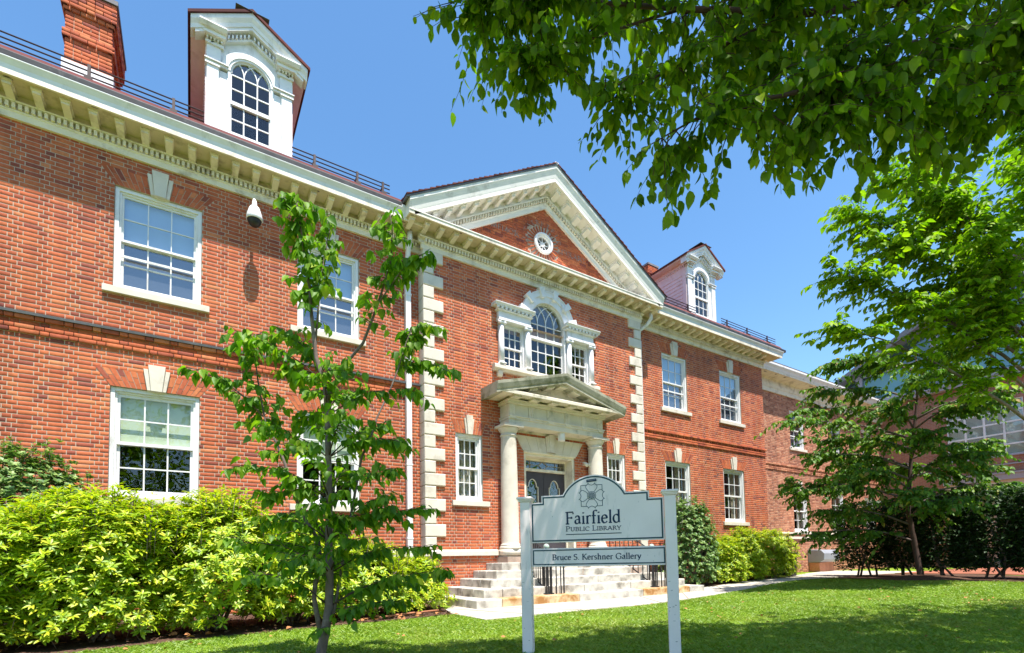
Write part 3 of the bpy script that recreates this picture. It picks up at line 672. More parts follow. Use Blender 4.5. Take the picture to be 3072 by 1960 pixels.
# door
dy = PY+.27; dr = MB()
dr.box(6.017, 6.075, PY+.02, dy+.06, .86, 3.12); dr.box(7.36, 7.417, PY+.02, dy+.06, .86, 3.12); dr.box(6.075, 7.36, PY+.0205, dy+.06, 3.03, 3.12)
dr.box(6.0, 7.434, PY-.03, PY+.04, 3.085, 3.12)
dr.box(6.075, 6.11, dy-.03, dy+.06, .86, 3.03); dr.box(7.325, 7.36, dy-.03, dy+.06, .86, 3.03); dr.box(6.11, 7.325, dy-.06, dy+.06, 2.74, 2.80); dr.box(6.11, 7.325, dy-.03, dy+.06, 2.985, 3.03)
door = dr.build('entrance_door', M_trim, lib, bevel=.004)
MB().box(6.11, 7.325, dy+.02, dy+.024, 2.80, 2.985).build('transom_pane', M_glass, door)
m = MB(); tx0, tx1, tz0, tz1 = 6.11, 7.325, 2.80, 2.985; tc = (tz0+tz1)/2
ribbon(m, [(tx0, tc), (PC-.13, tc)], .012, dy+.008, dy+.018); ribbon(m, [(PC+.13, tc), (tx1, tc)], .012, dy+.008, dy+.018)
for q in (((PC-.13, tc), (PC, tz1)), ((PC, tz1), (PC+.13, tc)), ((PC+.13, tc), (PC, tz0)), ((PC, tz0), (PC-.13, tc))): ribbon(m, q, .014, dy+.006, dy+.019)
for x in (6.22, 6.36, 7.075, 7.215): ribbon(m, [(x, tz0), (x, tz1)], .012, dy+.007, dy+.0175)
m.build('leaded_bars', M_curtain, door)
for s in (-1, 1):
    xa, xb = sorted((PC+s*.004, PC+s*.604)); xm = (xa+xb)/2; gw = .155
    m = MB(); m.box(xa, xm-gw, dy, dy+.05, .87, 2.735); m.box(xm+gw, xb, dy, dy+.05, .87, 2.735); m.box(xm-gw, xm+gw, dy+.0005, dy+.05, .87, 1.25)
    m.poly([(xm-gw, 2.735), (xm-gw, 2.40)]+[(xm-gw*.72*math.cos(math.pi*i/12), 2.40+.17*math.sin(math.pi*i/12)) for i in range(13)]+[(xm+gw, 2.40), (xm+gw, 2.735)], dy+.001, dy+.05)
    lf = m.build('door_leaf', M_door, door)
    m = MB(); ribbon(m, [(xm-gw+.006, 1.25), (xm-gw+.006, 2.40), (xm-gw*.72, 2.402)]+[(xm-gw*.72*math.cos(math.pi*i/12), 2.40+.17*math.sin(math.pi*i/12)) for i in range(13)]+[(xm+gw-.006, 2.40), (xm+gw-.006, 1.25)], .014, dy-.006, dy+.02); m.build('glazing_bead', M_trim, lf)
    MB().box(xm-gw, xm+gw, dy+.025, dy+.03, 1.25, 2.58).build('door_pane', M_glass, lf)
    m = MB(); m.lathe([(.0, 1.72), (.02, 1.725), (.026, 1.745), (.02, 1.765), (0, 1.77)], PC+s*.06, dy-.05, 12); m.box(PC+s*.06-.012, PC+s*.06+.012, dy-.05, dy, 1.735, 1.755); m.build('door_handle', M_iron, lf, True)
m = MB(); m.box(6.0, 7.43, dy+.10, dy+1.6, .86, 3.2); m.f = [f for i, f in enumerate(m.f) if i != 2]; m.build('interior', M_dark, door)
MB().box(6.03, 7.40, PY-.01, dy+.1, .80, .872).build('threshold', M_step, door)
# ---------------------------------------------------------------- roofs
m = MB(); e = OW+.048
rp = [(-e-.05, 7.325), (-e-.055, 7.41), (-e-.02, 7.445), (-.34, 7.60), (-.1, 7.72), (6.0, 12.0), (11.5, 7.5), (11.5, 7.0), (0.3, 7.0), (0.3, 7.325)]
for xa, xb in ((XL-.6, PX0-OP-.1), (PX1+OP+.1, XR+.6)):
    MB().prof([(-e-.002, 7.327), (-e-.006, 7.395), (-e+.005, 7.41), (-.3, 7.47), (-.3, 7.327)], xa, xb).build('gutter', M_gutter, lib, bevel=.004)
for xa, xb in ((XL-.55, PX0-.2), (PX1+.2, XR+.55)): MB().prof([(-e+.03, 7.385), (-e+.04, 7.41), (-.34, 7.565), (-.12, 7.68), (6.0, 11.9), (6.0, 7.1), (0.31, 7.1), (.31, 7.378)], xa, xb).build('roof', M_tile, lib)
MB().prof([(2.0, 9.1), (6.0, 11.9), (11.5, 7.5), (11.5, 7.1), (2.0, 7.1)], PX0-.2, PX1+.2).build('roof', M_tile, lib)
m = MB(); rg = random.Random(5)
for xa, xb in ((XL-.5, PX0-OP-.1), (PX1+OP+.1, XR+.5)):
    x = xa
    while x < xb-.2:
        for r in range(2):
            y0 = -e+.045+r*.13; z0_ = 7.418+r*.066
            m.prof([(y0, z0_), (y0, z0_+.014+rg.uniform(0, .004)), (y0+.16, z0_+.092), (y0+.16, z0_+.078)], x+.003+(r*.1), x+.197+(r*.1))
        x += .2
kind(m.build('roof_tiles', M_tile, lib), 'stuff')
m = MB()
for s in (-1, 1):
    d = 3.50; yb = PY-OP-.07
    MB().prof([(yb, TA+.702), (yb, TA+.735), (5.5, TA+.735), (5.5, TA+.702)], PC, PC+s*d, M_, PC).build('pediment_roof', M_lead, lib)
    n = 30
    for i in range(n):
        xa, xb = PC+s*d*(i/n), PC+s*d*((i+1.02)/n); zt = TA+.738-M_*abs(xa-PC); zt2 = TA+.738-M_*abs(xb-PC)
        o = rg.uniform(0, .012); q = [(xa, zt+.012), (xb, zt2+.030+o), (xb, zt2+.004), (xa, zt+.001)]
        m.poly(q, yb-.01-o, yb+.5)
        m.poly([(x, z+.028) for x, z in q], yb+.2, yb+1.2)
kind(m.build('pediment_tiles', M_tile, lib), 'stuff')
MB().prof([(PY-OP-.075, TA+.715), (PY-OP-.075, TA+.76), (3, TA+.76), (3, TA+.715)], PC-.05, PC+.05).build('ridge_cap', M_white, lib)
# ---------------------------------------------------------------- dormers
def dormer(xc, Y):
    dm = MB().box(xc-.60, xc+.60, Y+.03, Y+1.1, 7.70, 9.35).build('dormer', M_white, lib)
    # cut: front built as pieces round the window
    me = dm.data; 
    m = MB(); hw = .30; zs_ = 8.90
    for s in (-1, 1):
        f = lambda a, b: (min(xc+s*a, xc+s*b), max(xc+s*a, xc+s*b))
        m.box(*f(hw+.045, .635), Y-.0, Y+.06, 7.80, 8.86); m.box(*f(.47, .635), Y-.035, Y+.02, 7.80, 8.86)
        m.box(*f(.45, .66), Y-.055, Y+.03, 8.86, 8.89); m.box(*f(hw+.04, .655), Y-.045, Y+.03, 8.89, 8.925); m.box(*f(hw+.03, .67), Y-.07, Y+.03, 8.925, 8.945)
        m.box(*f(.44, .64), Y-.03, Y+.06, 8.945, 9.20)
        m.box(*f(.40, .66), Y-.06, Y+.03, 9.20, 9.25); m.box(*f(.38, .70), Y-.15, Y+.03, 9.285, 9.345)
        for k in range(5): m.box(*f(.42+k*.05, .445+k*.05), Y-.10, Y-.03, 9.25, 9.285)
        m.prof([(Y+.02, 9.345), (Y-.19, 9.345), (Y-.23, 9.39), (Y-.23, 9.41), (Y+.02, 9.44)], *f(.36, .74))
    # spandrel with the arch cut out
    pts = [(xc-.46, 8.945), (xc-.335, 8.945)]+[(xc-.335*math.cos(math.pi*i/20), zs_+.045+.30*math.sin(math.pi*i/20)) for i in range(1, 20)]+[(xc+.335, 8.945), (xc+.46, 8.945)]
    apx = 9.92
    for i in range(len(pts)-1):
        (xa, za), (xb, zb) = pts[i], pts[i+1]
        if xb-xa < 1e-4: continue
        t = lambda x: apx-.10-.6*abs(x-xc)
        m.poly([(xa, za), (xb, zb), (xb, t(xb)), (xa, t(xa))], Y+.0, Y+.05)
    m.poly([(xc-.46, 9.2), (xc-.44, 9.2), (xc-.44, 9.55), (xc-.46, 9.54)], Y+.0, Y+.05)
    m.build('front', M_white, dm, bevel=.003)
    m = MB(); ring(m, .30, .335, Y-.02, Y+.05, xc, zs_+.02, 0, math.pi, 24, .93); ring(m, .335, .43, Y-.035, Y+.02, xc, zs_+.02, 0, math.pi, 24, .93); m.build('arch_moulding', M_white, dm)
    m = MB()
    for s in (-1, 1):
        a, b = sorted((xc+s*hw, xc+s*(hw+.05))); m.box(a, b, Y-.01, Y+.06, 7.86, 8.93)
    ring(m, .275, .30, Y+.012, Y+.05, xc, zs_+.02, 0, math.pi, 24, .93)
    m.box(xc-hw, xc+hw, Y+.0, Y+.05, 8.37, 8.43); m.box(xc-hw, xc+hw, Y+.005, Y+.05, 7.86, 7.90)
    m.box(xc-hw, xc-hw+.02, Y+.02, Y+.05, 7.9, 8.92); m.box(xc+hw-.02, xc+hw, Y+.02, Y+.05, 7.9, 8.92)
    for k in (-1, 1): m.box(xc+k*.1-.01, xc+k*.1+.01, Y+.022, Y+.045, 7.90, 8.92)
    for z in (8.135, 8.66, 8.90): m.box(xc-hw, xc+hw, Y+.024, Y+.044, z-.01, z+.01)
    for k in (-1, 1):   # interlaced bars in the arched head
        for s in (-1, 1):
            cx = xc+k*.1+s*.2; p = []
            for i in range(15):
                t = i/14*1.5; x = cx-s*.2*math.cos(t)*1.0; z = 8.915+.27*math.sin(t)
                if ((x-xc)/.285)**2+((z-8.92)/.265)**2 > 1: break
                p.append((x, z))
            if len(p) > 1: ribbon(m, p, .016, Y+.023+.001*k+.002*s, Y+.044)
    m.build('sash', M_white, dm)
    for i in range(3):
        for z0_, z1_ in ((7.9, 8.135), (8.135, 8.37), (8.43, 8.66), (8.66, 8.90)): pane(dm, xc-hw+.2*i, xc-hw+.2*(i+1), Y+.034, z0_, z1_)
    MB().poly([(xc-.29*math.cos(math.pi*i/16), 8.90+.28*math.sin(math.pi*i/16)) for i in range(17)], Y+.033, Y+.035).build('pane', M_glass, dm)
    # gable cornice and roof
    for s in (-1, 1):
        m = MB()
        m.prof([(Y+.02, apx-.36), (Y-.06, apx-.36), (Y-.06, apx-.325), (Y+.02, apx-.325)], xc, xc+s*.58, .6, xc)
        m.prof([(Y+.02, apx-.24), (Y-.14, apx-.24), (Y-.14, apx-.19), (Y+.02, apx-.19)], xc, xc+s*.80, .6, xc)
        m.prof([(Y+.02, apx-.19), (Y-.155, apx-.19), (Y-.165, apx-.13), (Y-.20, apx-.07), (Y-.20, apx-.0), (Y+.02, apx)], xc, xc+s*.86, .6, xc); m.build('gable_moulding', M_white, dm)
        m = MB()
        for i in range(9):
            a, b = xc+s*(.03+i*.058), xc+s*(.058+i*.058)
            m.prof([(Y-.095, apx-.325), (Y-.095, apx-.275), (Y-.0, apx-.275), (Y-.0, apx-.325)], a, b, .6, xc)
        m.build('dentil_row', M_white, dm)
        MB().prof([(Y-.23, apx+.002), (Y-.23, apx+.05), (Y+3.4, apx+.05), (Y+3.4, apx+.002)], xc, xc+s*.90, .6, xc).build('roof', M_tile, dm)
        a, b = sorted((xc+s*.605, xc+s*.635)); MB().box(a, b, Y+.06, Y+3.2, 7.5, 9.42).build('side_wall', M_pink, dm)
        a, b = sorted((xc+s*.60, xc+s*.86)); MB().box(a, b, Y+.02, Y+3.2, 9.35, 9.40).build('eave_soffit', M_pink, dm)
        m = MB()
        for k in range(14): 
            a, b = sorted((xc+s*.634, xc+s*.648)); z = 7.55+k*.11; m.box(a, b, Y+.16, Y+3.2, z, z+.012)
        for k in range(40):
            a, b = sorted((xc+s*.63, xc+s*.665)); m.box(a, b, Y+.06+k*.075, Y+.095+k*.075, 9.22, 9.27)
        a, b = sorted((xc+s*.634, xc+s*.655)); m.box(a, b, Y+.02, Y+.14, 7.5, 9.2); m.box(a, b, Y+.02, Y+3.2, 9.28, 9.35); m.build('siding_boards', M_pink, dm)
    MB().box(xc-.25, xc+.25, Y-.24, Y+.2, apx+.0, apx+.001).build('ridge', M_lead, dm)
    m = MB(); m.box(xc-.64, xc+.64, Y-.03, Y+.03, 7.76, 7.86); m.build('dormer_sill', M_white, dm)
    m = MB(); m.box(xc-.31, xc+.31, Y+.3, Y+1.0, 7.8, 9.3); m.f = [f for i, f in enumerate(m.f) if i != 2]; 
    # hollow the core so that the window looks into a dark attic
    me.clear_geometry(); a = MB(); a.box(xc-.60, xc+.60, Y+1.0, Y+3.2, 7.70, 9.6); me.from_pydata(a.v, [], a.f); m.build('interior', M_dark, dm)
    return dm
dormer(.765, .03); dormer(12.66, .03)
# ---------------------------------------------------------------- chimneys
def chimney(xa, xb, ya, yb, z0, z1, root):
    ch = MB().box(xa+.012, xb-.012, ya+.012, yb-.012, z0, z1+.1).build('chimney', M_mortar, lib)
    mb = []; n = int((z1-z0)/H)
    Vs, Fs, off = [], [], 0
    for k in range(n):
        z = z0+k*H; pr = .03 if n-13 <= k < n-11 else (.05 if k >= n-5 else (.025 if k == n-6 else 0))
        for fc in range(3):
            L0, L1 = ((xa-pr, xb+pr) if fc == 0 else (ya-pr, yb+pr)); x = L0-(0 if k % 2 else .1); j = k % 2
            while x < L1-.01:
                w = .2 if j % 2 == 0 else .1; p, q = max(L0, x)+.005, min(L1, x+w)-.005; x += w; j += 1
                if q-p < .02: continue
                d = random.uniform(0, .004)
                v, f = brick_arrays([(p, q, z+.005, z+H-.005, (ya if fc == 0 else 0)-pr-d, '')])
                if fc: 
                    xx = (v[:, 0]).copy(); dd = v[:, 1]+pr+d
                    v = np.stack([(xb+pr+d-dd) if fc == 1 else (xa-pr-d+dd), xx, v[:, 2]], 1)
                    if fc == 1: v = v
                Vs.append(v); Fs.append(f+off); off += len(v)
    kind(link('brickwork', raw_mesh('brickwork', np.concatenate(Vs), np.concatenate(Fs), M_brick), ch), 'stuff')
    MB().box(xa-.07, xb+.07, ya-.07, yb+.07, z1+.0, z1+.07).build('chimney_cap', M_slate, ch)
    MB().box(xa-.03, xb+.03, ya-.03, yb+.03, z0-.1, z0+.55).build('flashing', M_white, ch)
chimney(-1.69, -1.13, .60, 1.7, 7.9, 9.62, lib); chimney(14.62, 15.08, 3.7, 4.3, 9.6, 11.95, lib)
# ---------------------------------------------------------------- snow guards
def guard(x0, x1, posts):
    m = MB().tube([(x0, -.28, 7.79), (x1, -.28, 7.79)], .011); g = m.build('snow_guard', M_rail, lib)
    for z in (7.715, 7.64): MB().tube([(x0, -.28, z), (x1, -.28, z)], .011).build('guard_rail', M_rail, g)
    for x in posts:
        m = MB(); m.box(x-.018, x+.018, -.295, -.265, 7.54, 7.81); m.box(x-.045, x+.045, -.36, -.2, 7.53, 7.585); m.tube([(x-.0, -.28, 7.74), (x-.02, -.12, 7.69)], .01, 5); m.build('guard_bracket', M_rail, g)
guard(XL-.25, .10, (-3.25, -2.25, -1.27, -.29)); guard(1.36, 3.05, (1.72, 2.45, 2.92)); guard(10.25, 11.95, (10.55, 11.6)); guard(13.12, 16.0, (13.4, 14.42, 15.52))
# ---------------------------------------------------------------- downspouts
def spout(x, top, kink=None):
    m = MB(); pts = top+[(x, -.062, 6.3), (x, -.062, 3.0), (x, -.062, .95)]
    m.box(x-.052, x+.052, -.105, -.02, .02, 6.45)
    d = m.build('downspout', M_white, lib, bevel=.006)
    MB().tube(top+[(x, -.062, 6.40)], .05, 12).build('elbow', M_white, d, True)
    for z in (1.2, 2.6, 4.6, 5.9): MB().box(x-.062, x+.062, -.11, .0, z, z+.03).build('pipe_strap', M_white, d)
spout(3.47, [(3.47, -.20, 7.10), (3.47, -.20, 6.95), (3.47, -.12, 6.80), (3.47, -.065, 6.62)])
spout(9.83, [(10.02, -.33, 7.12), (10.02, -.33, 6.98), (9.98, -.22, 6.84), (9.85, -.07, 6.72)])
# ---------------------------------------------------------------- connecting wing (paler brick)
wing = thing('brick_wing', 'set-back wing of paler brown brick joining the main library to the building on the right', 'building wing', (21.5, 4, 0))
WY = 1.2; WX0, WX1 = 15.61, 27.6
ww = [(19.45, 20.46), (22.42, 23.46), (25.45, 26.42)]
wl = (sn(1.69), sn(3.27)); wu = (sn(4.88), sn(6.36))
wop = [(a, b, *z) for a, b in ww for z in (wl, wu)]
mortar_wall('wall', M_mortar2, WY, WX0, WX1, 0, 7.1, wop)
BR = []
bricks(WY, WX0, WX1, .08, bz[0], wop, tagname='wing'); bricks(WY, WX0, WX1, bz[4], 6.9, wop, tagname='wing')
bricks(WY, WX0, WX1, bz[0], bz[2], wop, proud=.03, tagname='wing'); bricks(WY, WX0, WX1, bz[2], bz[3], wop, proud=.005, tagname='wing'); bricks(WY, WX0, WX1, bz[3], bz[4], wop, proud=.05, tagname='wing')
V, Fq = brick_arrays(BR); kind(link('brickwork', raw_mesh('brickwork', V, Fq, M_brick2), wing), 'stuff')
for a, b in ww:
    window(wing, a, b, *wl, WY, 2, False, curtain=True); window(wing, a, b, *wu, WY, 2, True, curtain=True)
    xc = (a+b)/2
    MB().poly([(xc-.10, wl[1]), (xc+.10, wl[1]), (xc+.15, wl[1]+.34), (xc-.15, wl[1]+.34)], WY-.04, WY+.02).build('keystone', M_lime, wing)
m = MB(); m.prof([(WY+.02, 1.55), (WY-.05, 1.55), (WY-.05, 1.60), (WY+.02, 1.62)], WX0+2.4, WX1); m.prof([(WY+.02, 1.36), (WY-.04, 1.36), (WY-.04, 1.44), (WY+.02, 1.46)], WX0, WX1); m.build('stone_course', M_lime, wing)
m = MB(); m.prof([(WY+.02, 6.86), (WY-.05, 6.86), (WY-.05, 7.02), (WY-.07, 7.03), (WY-.07, 7.30), (WY-.14, 7.34), (WY-.5, 7.36), (WY-.5, 7.42), (WY+.02, 7.42)], WX0, WX1); m.build('cornice', M_trim, wing)
m = MB(); m.prof([(WY-.50, 7.42), (WY-.515, 7.44), (WY-.54, 7.50), (WY-.60, 7.58), (WY-.60, 7.64), (WY+.3, 7.66), (WY+.3, 7.42)], WX0, WX1); m.build('crown_moulding', M_white, wing)
m = MB(); m.prof([(WY-.54, 7.645), (WY-.57, 7.70), (WY+5, 9.0), (WY+5, 7.645)], WX0, WX1); m.build('roof', M_slate, wing)
m = MB(); rg = random.Random(9)
for i in range(70):   # flaked paint hanging under the eave
    x = WX0+.4+i*.165+rg.uniform(-.05, .05); s_ = rg.uniform(.03, .09); y = WY-rg.uniform(.2, .46); m.box(x, x+s_*1.6, y, y+s_, 7.352, 7.358)
kind(m.build('peeled_paint', M_wood, wing), 'stuff')
MB().box(WX1-.3, WX1-.05, WY-.65, WY-.4, 7.25, 7.6).build('rain_head', M_white, wing)
# ---------------------------------------------------------------- right-hand building: its wall faces left
RX = 27.6
rb = thing('neighbouring_building', 'shaded red brick building at right with grey gable, teal upper glazing and wide window band', 'building', (RX+3, -4, 0))
mR, t, o_ = new_mat('striped_far_brick')
p = t.nodes.new('ShaderNodeBsdfPrincipled'); p.inputs['Roughness'].default_value = .85
tc = t.nodes.new('ShaderNodeNewGeometry'); mp = t.nodes.new('ShaderNodeVectorRotate'); mp.rotation_type = 'Z_AXIS'; mp.inputs['Angle'].default_value = math.pi/2
mp2 = t.nodes.new('ShaderNodeVectorRotate'); mp2.rotation_type = 'X_AXIS'; mp2.inputs['Angle'].default_value = -math.pi/2
bt_ = t.nodes.new('ShaderNodeTexBrick'); bt_.inputs['Scale'].default_value = 1; bt_.inputs['Brick Width'].default_value = .205; bt_.inputs['Row Height'].default_value = .062; bt_.inputs['Mortar Size'].default_value = .007
bt_.inputs['Color1'].default_value = (.27, .095, .055, 1); bt_.inputs['Color2'].default_value = (.37, .15, .085, 1); bt_.inputs['Mortar'].default_value = (.30, .23, .19, 1)
t.links.new(tc.outputs['Position'], mp.inputs['Vector']); t.links.new(mp.outputs[0], mp2.inputs['Vector']); t.links.new(mp2.outputs[0], bt_.inputs['Vector']); t.links.new(bt_.outputs[0], p.inputs['Base Color']); t.links.new(p.outputs[0], o_.inputs[0])
wy0, wy1 = -3.62, -1.22
m = MB()
m.box(RX, RX+.4, wy1, 4, 0, 7.7); m.box(RX, RX+.4, -14, wy0, 3.95, 7.7); m.box(RX+.0, RX+.4, wy0, wy1, 6.85, 7.7); m.box(RX, RX+.4, wy0, wy1, 3.95, 4.62)
m.box(RX, RX+.4, -1.0, wy1, 0, 3.95); m.build('wall', mR, rb)
m = MB(); m.box(RX-.06, RX+.1, -14, 1.0, 4.56, 4.62); m.box(RX-.05, RX+.1, -14, 1.0, 4.22, 4.27); m.build('stone_band', M_mauve, rb)
m = MB(); m.box(RX-.10, RX+.2, -14, -1.0, 3.62, 3.86); m.box(RX-.16, RX+.2, -14, -.9, 3.86, 3.92); m.build('porch_fascia', M_mauve, rb)
m = MB(); m.box(RX-.02, RX+3, -14, -1.0, 3.40, 3.62); m.build('porch_beam', M_tan, rb)
for y in (-2.4, -4.8, -7.2): MB().box(RX+.05, RX+.35, y-.15, y+.15, .1, 3.4).build('porch_post', M_tan, rb)
MB().box(RX+3, RX+3.2, -14, 4, 0, 8).build('back_wall', M_dark, rb)
fr = MB(); ys = [wy0+i*(wy1-wy0)/4 for i in range(5)]; zs5 = [4.62, 5.05, 5.5, 5.95, 6.4, 6.85]
for y in ys: fr.box(RX+.02, RX+.12, y-.035, y+.035, 4.62, 6.85)
for z in zs5: fr.box(RX+.025, RX+.115, wy0, wy1, z-.03, z+.03)
wb = fr.build('window_band', M_white, rb)
for i in range(4):
    for j in range(5): MB().box(RX+.06, RX+.065, ys[i], ys[i+1], zs5[j], zs5[j+1]).build('pane', M_glass, wb)
MB().box(RX+.3, RX+2, wy0-.2, wy1+.2, 4.4, 7).build('interior', M_white, wb)
m = MB(); m.box(RX-.35, RX+.3, -14, 2.6, 7.72, 7.84); m.box(RX-.42, RX+.3, -14, 2.6, 7.84, 8.02); m.build('eave', M_mauve, rb)
gp = lambda y: 8.2+.50*(4.8-abs(y+4.0)+0)  # gable line
apz = 12.6; sl_ = .49
g = MB(); q = [(3.6, apz-sl_*7.6), (-4.0, apz), (-11.6, apz-sl_*7.6)]
m = MB(); m.add([(RX+.5, y, z) for y, z in ((3.6, 8.02), (3.6, apz-sl_*7.6), (-4, apz), (-11.6, apz-sl_*7.6), (-11.6, 8.02))], [(0, 1, 2, 3, 4)]); gp_ = m.build('gable_glazing', M_teal_glass, rb)
m = MB(); m.box(RX+.9, RX+2.5, -11, 3, 7.9, 9.5); m.build('gable_room', M_shade, rb)
m = MB()
for y in (2.2, -.85, -3.9, -7.0): m.box(RX+.40, RX+.56, y-.14, y+.14, 8.02, apz-sl_*abs(y+4)-.1)
m.box(RX+.42, RX+.55, -11, 3, 9.45, 9.57); m.build('gable_frame', M_mauve, rb)
for s in (-1, 1):
    m = MB(); n = 1
    ya, yb = -4.0, -4.0+s*8.3; za, zb_ = apz, apz-sl_*8.3
    v = [(x, y, z+dz) for x in (RX-.25, RX+9) for y, z in ((ya, za), (yb, zb_)) for dz in (0.0, .28)]
    m.add(v, [(0, 1, 3, 2), (4, 6, 7, 5), (0, 4, 5, 1), (2, 3, 7, 6), (0, 2, 6, 4), (1, 5, 7, 3)]); m.build('gable_roof', M_slate, rb)
# ---------------------------------------------------------------- ground
def gz(x, y):
    s = min(1, max(0, (x-8)/7)); s = s*s*(3-2*s)
    return .09*s+.018*(math.sin(x*.9)*math.cos(y*1.1))*min(1, max(0, (-3.3-y)))-.012
m = MB(); nx, ny = 110, 90
xs = [-30+i*80/nx for i in range(nx+1)]; ys_ = [-11.5+j*17.5/ny for j in range(ny+1)]
m.v = [(x, y, gz(x, y)) for y in ys_ for x in xs]
m.f = [(j*(nx+1)+i, j*(nx+1)+i+1, (j+1)*(nx+1)+i+1, (j+1)*(nx+1)+i) for j in range(ny) for i in range(nx)]
o = m.build('ground', M_soil, None, True); kind(o, 'structure')
m = MB(); m.add([(-900, -900, -.10), (900, -900, -.10), (900, 900, -.10), (-900, 900, -.10)], [(0, 1, 2, 3)]); kind(m.build('terrain', M_earth), 'structure')
m = MB(); m.box(-60, 80, -13.4, -11.5, -.2, .01); kind(m.build('pavement', M_path), 'structure')
m = MB(); m.box(-60, 80, -13.55, -13.4, -.2, .0); kind(m.build('kerb', M_step), 'structure')
m = MB(); m.add([(-60, -23, -.09), (80, -23, -.09), (80, -13.55, -.09), (-60, -13.55, -.09)], [(0, 1, 2, 3)]); kind(m.build('road', M_asphalt), 'structure')
def strip(name, fr_, bk_, mat, zoff, th=.03, n=40, wob=0):
    m = MB(); 
    def at(L, t):
        k = t*(len(L)-1); i = min(int(k), len(L)-2); f = k-i
        return (L[i][0]*(1-f)+L[i+1][0]*f, L[i][1]*(1-f)+L[i+1][1]*f)
    vs_ = []
    for i in range(n+1):
        for L, w in ((fr_, 1), (bk_, 0)):
            x, y = at(L, i/n); 
            if w and wob: y += wob*(math.sin(x*7.1)*.5+math.sin(x*17.3)*.5)
            vs_ += [(x, y, gz(x, y)+zoff), (x, y, gz(x, y)+zoff-th-.06)]
    fs = []
    for i in range(n):
        a = i*4; fs += [(a, a+4, a+6, a+2), (a, a+1, a+5, a+4), (a+2, a+6, a+7, a+3)]
    fs += [(0, 2, 3, 1), (n*4, n*4+1, n*4+3, n*4+2)]
    m.add(vs_, fs); return kind(m.build(name, mat), 'structure')
PFR = [(3.28, -3.22), (5.25, -3.24), (7.27, -3.12), (9.3, -2.62), (13.3, -1.75), (16.0, -1.78), (18.5, -1.9), (22, -1.9)]
PBK = [(3.28, -1.85), (3.9, -1.0), (9.6, -1.0), (10.8, -1.28), (13.6, -.72), (16.2, -.35), (18.2, .3), (22, 1.1)]
# path of separate concrete slabs
def slabs():
    def at(L, t):
        k = t*(len(L)-1); i = min(int(k), len(L)-2); f = k-i
        return Vector((L[i][0]*(1-f)+L[i+1][0]*f, L[i][1]*(1-f)+L[i+1][1]*f, 0))
    base = strip('path', PFR, PBK, M_mortar2, -.004, .03)
    n = 16
    for i in range(n):
        for j in range(2):
            t0, t1 = i/n, (i+1)/n; w0, w1 = j/2, (j+1)/2
            A, B, C_, D = [at(PFR, t).lerp(at(PBK, t), w) for t, w in ((t0, w0), (t1, w0), (t1, w1), (t0, w1))]
            c = (A+B+C_+D)/4; q = [c+(p_-c)*(1-.012/max(.1, (p_-c).length)) for p_ in (A, B, C_, D)]
            m = MB(); h = .012+.004*((i*7+j*3) % 3)
            m.add([(p_.x, p_.y, gz(p_.x, p_.y)+h) for p_ in q]+[(p_.x, p_.y, gz(p_.x, p_.y)-.03) for p_ in q], [(0, 1, 2, 3), (0, 4, 5, 1), (1, 5, 6, 2), (2, 6, 7, 3), (3, 7, 4, 0)])
            m.build('paving_slab', M_path, base)
slabs()
strip('mulch_bed', [(-12, -3.0), (-1, -2.85), (.22, -2.58), (1.62, -2.45), (3.26, -2.28)], [(-12, .0), (0, 0), (1, 0), (2, 0), (3.9, -.2)], M_mulch, .012, wob=.035)
strip('mulch_bed', [(9.75, -1.1), (12, -1.15), (14, -.75), (16.0, -.45)], [(9.7, 0), (12, 0), (14, 0), (15.6, 0)], M_mulch, .014)
strip('mulch_bed', [(15.0, -1.9), (15.4, -3.2), (14.9, -5.2), (14.5, -8.0)], [(19, -1.9), (19.5, -3.2), (19, -5.2), (19, -8.0)], M_mulch, .016)
strip('brick_path', [(19.6, -1.9), (19.6, -5), (19.6, -14)], [(27.5, -1.9), (27.5, -5), (27.5, -14)], M_brick2, .02)
# ---------------------------------------------------------------- entrance steps: separate stones
stp = thing('entrance_steps', 'six pale stone entrance steps wrapping three sides of the columned porch', 'steps', (PC, -1.0, 0))
rg = random.Random(12)
for i in range(6):
    x0 = 3.845+.296*i; x1 = 2*PC-x0; yf = -1.95+.283*i; z1 = .1455*(i+1)-.003; z0 = .1455*i-.02
    if i == 5: z1 = .868
    dp = .36 if i < 5 else .5
    segs = [x0, x0+.42+rg.uniform(-.1, .25)]
    while segs[-1] < x1-2.2: segs.append(segs[-1]+rg.uniform(1.2, 1.9))
    segs += [x1-.5, x1]
    for a, b in zip(segs[:-1], segs[1:]):
        rust = i == 0 and (a < 5.35 < b or a < 8.2 < b)
        j = rg.uniform(-.005, .005); MB().box(a+.004, b-.004, yf+j, min(yf+dp, PY-.0), z0, z1+rg.uniform(-.003, .002)).build('step_stone', M_rust if rust else M_step, stp, bevel=.014)
    yy = [yf+dp, (yf+dp+PY)/2+rg.uniform(-.15, .15), PY+.0] if PY-yf-dp > .5 else [min(yf+dp, PY-.05), PY]
    for a, b in zip(yy[:-1], yy[1:]):
        if b-a < .03: continue
        for xa, xb in ((x0, x0+.40), (x1-.40, x1)):
            MB().box(xa, xb, a+.004, b-.003, z0, z1-.001).build('step_stone', M_step, stp, bevel=.012)
    if i < 5: continue
MB().box(4.3, 2*PC-4.3, -1.6, PY, .0, .12).build('core', M_mortar2, stp); MB().box(5.3, 2*PC-5.3, -.6, PY+.02, .1, .84).build('core', M_mortar2, stp)
MB().box(4.9, 2*PC-4.9, -1.1, PY+.02, .1, .55).build('core', M_mortar2, stp)
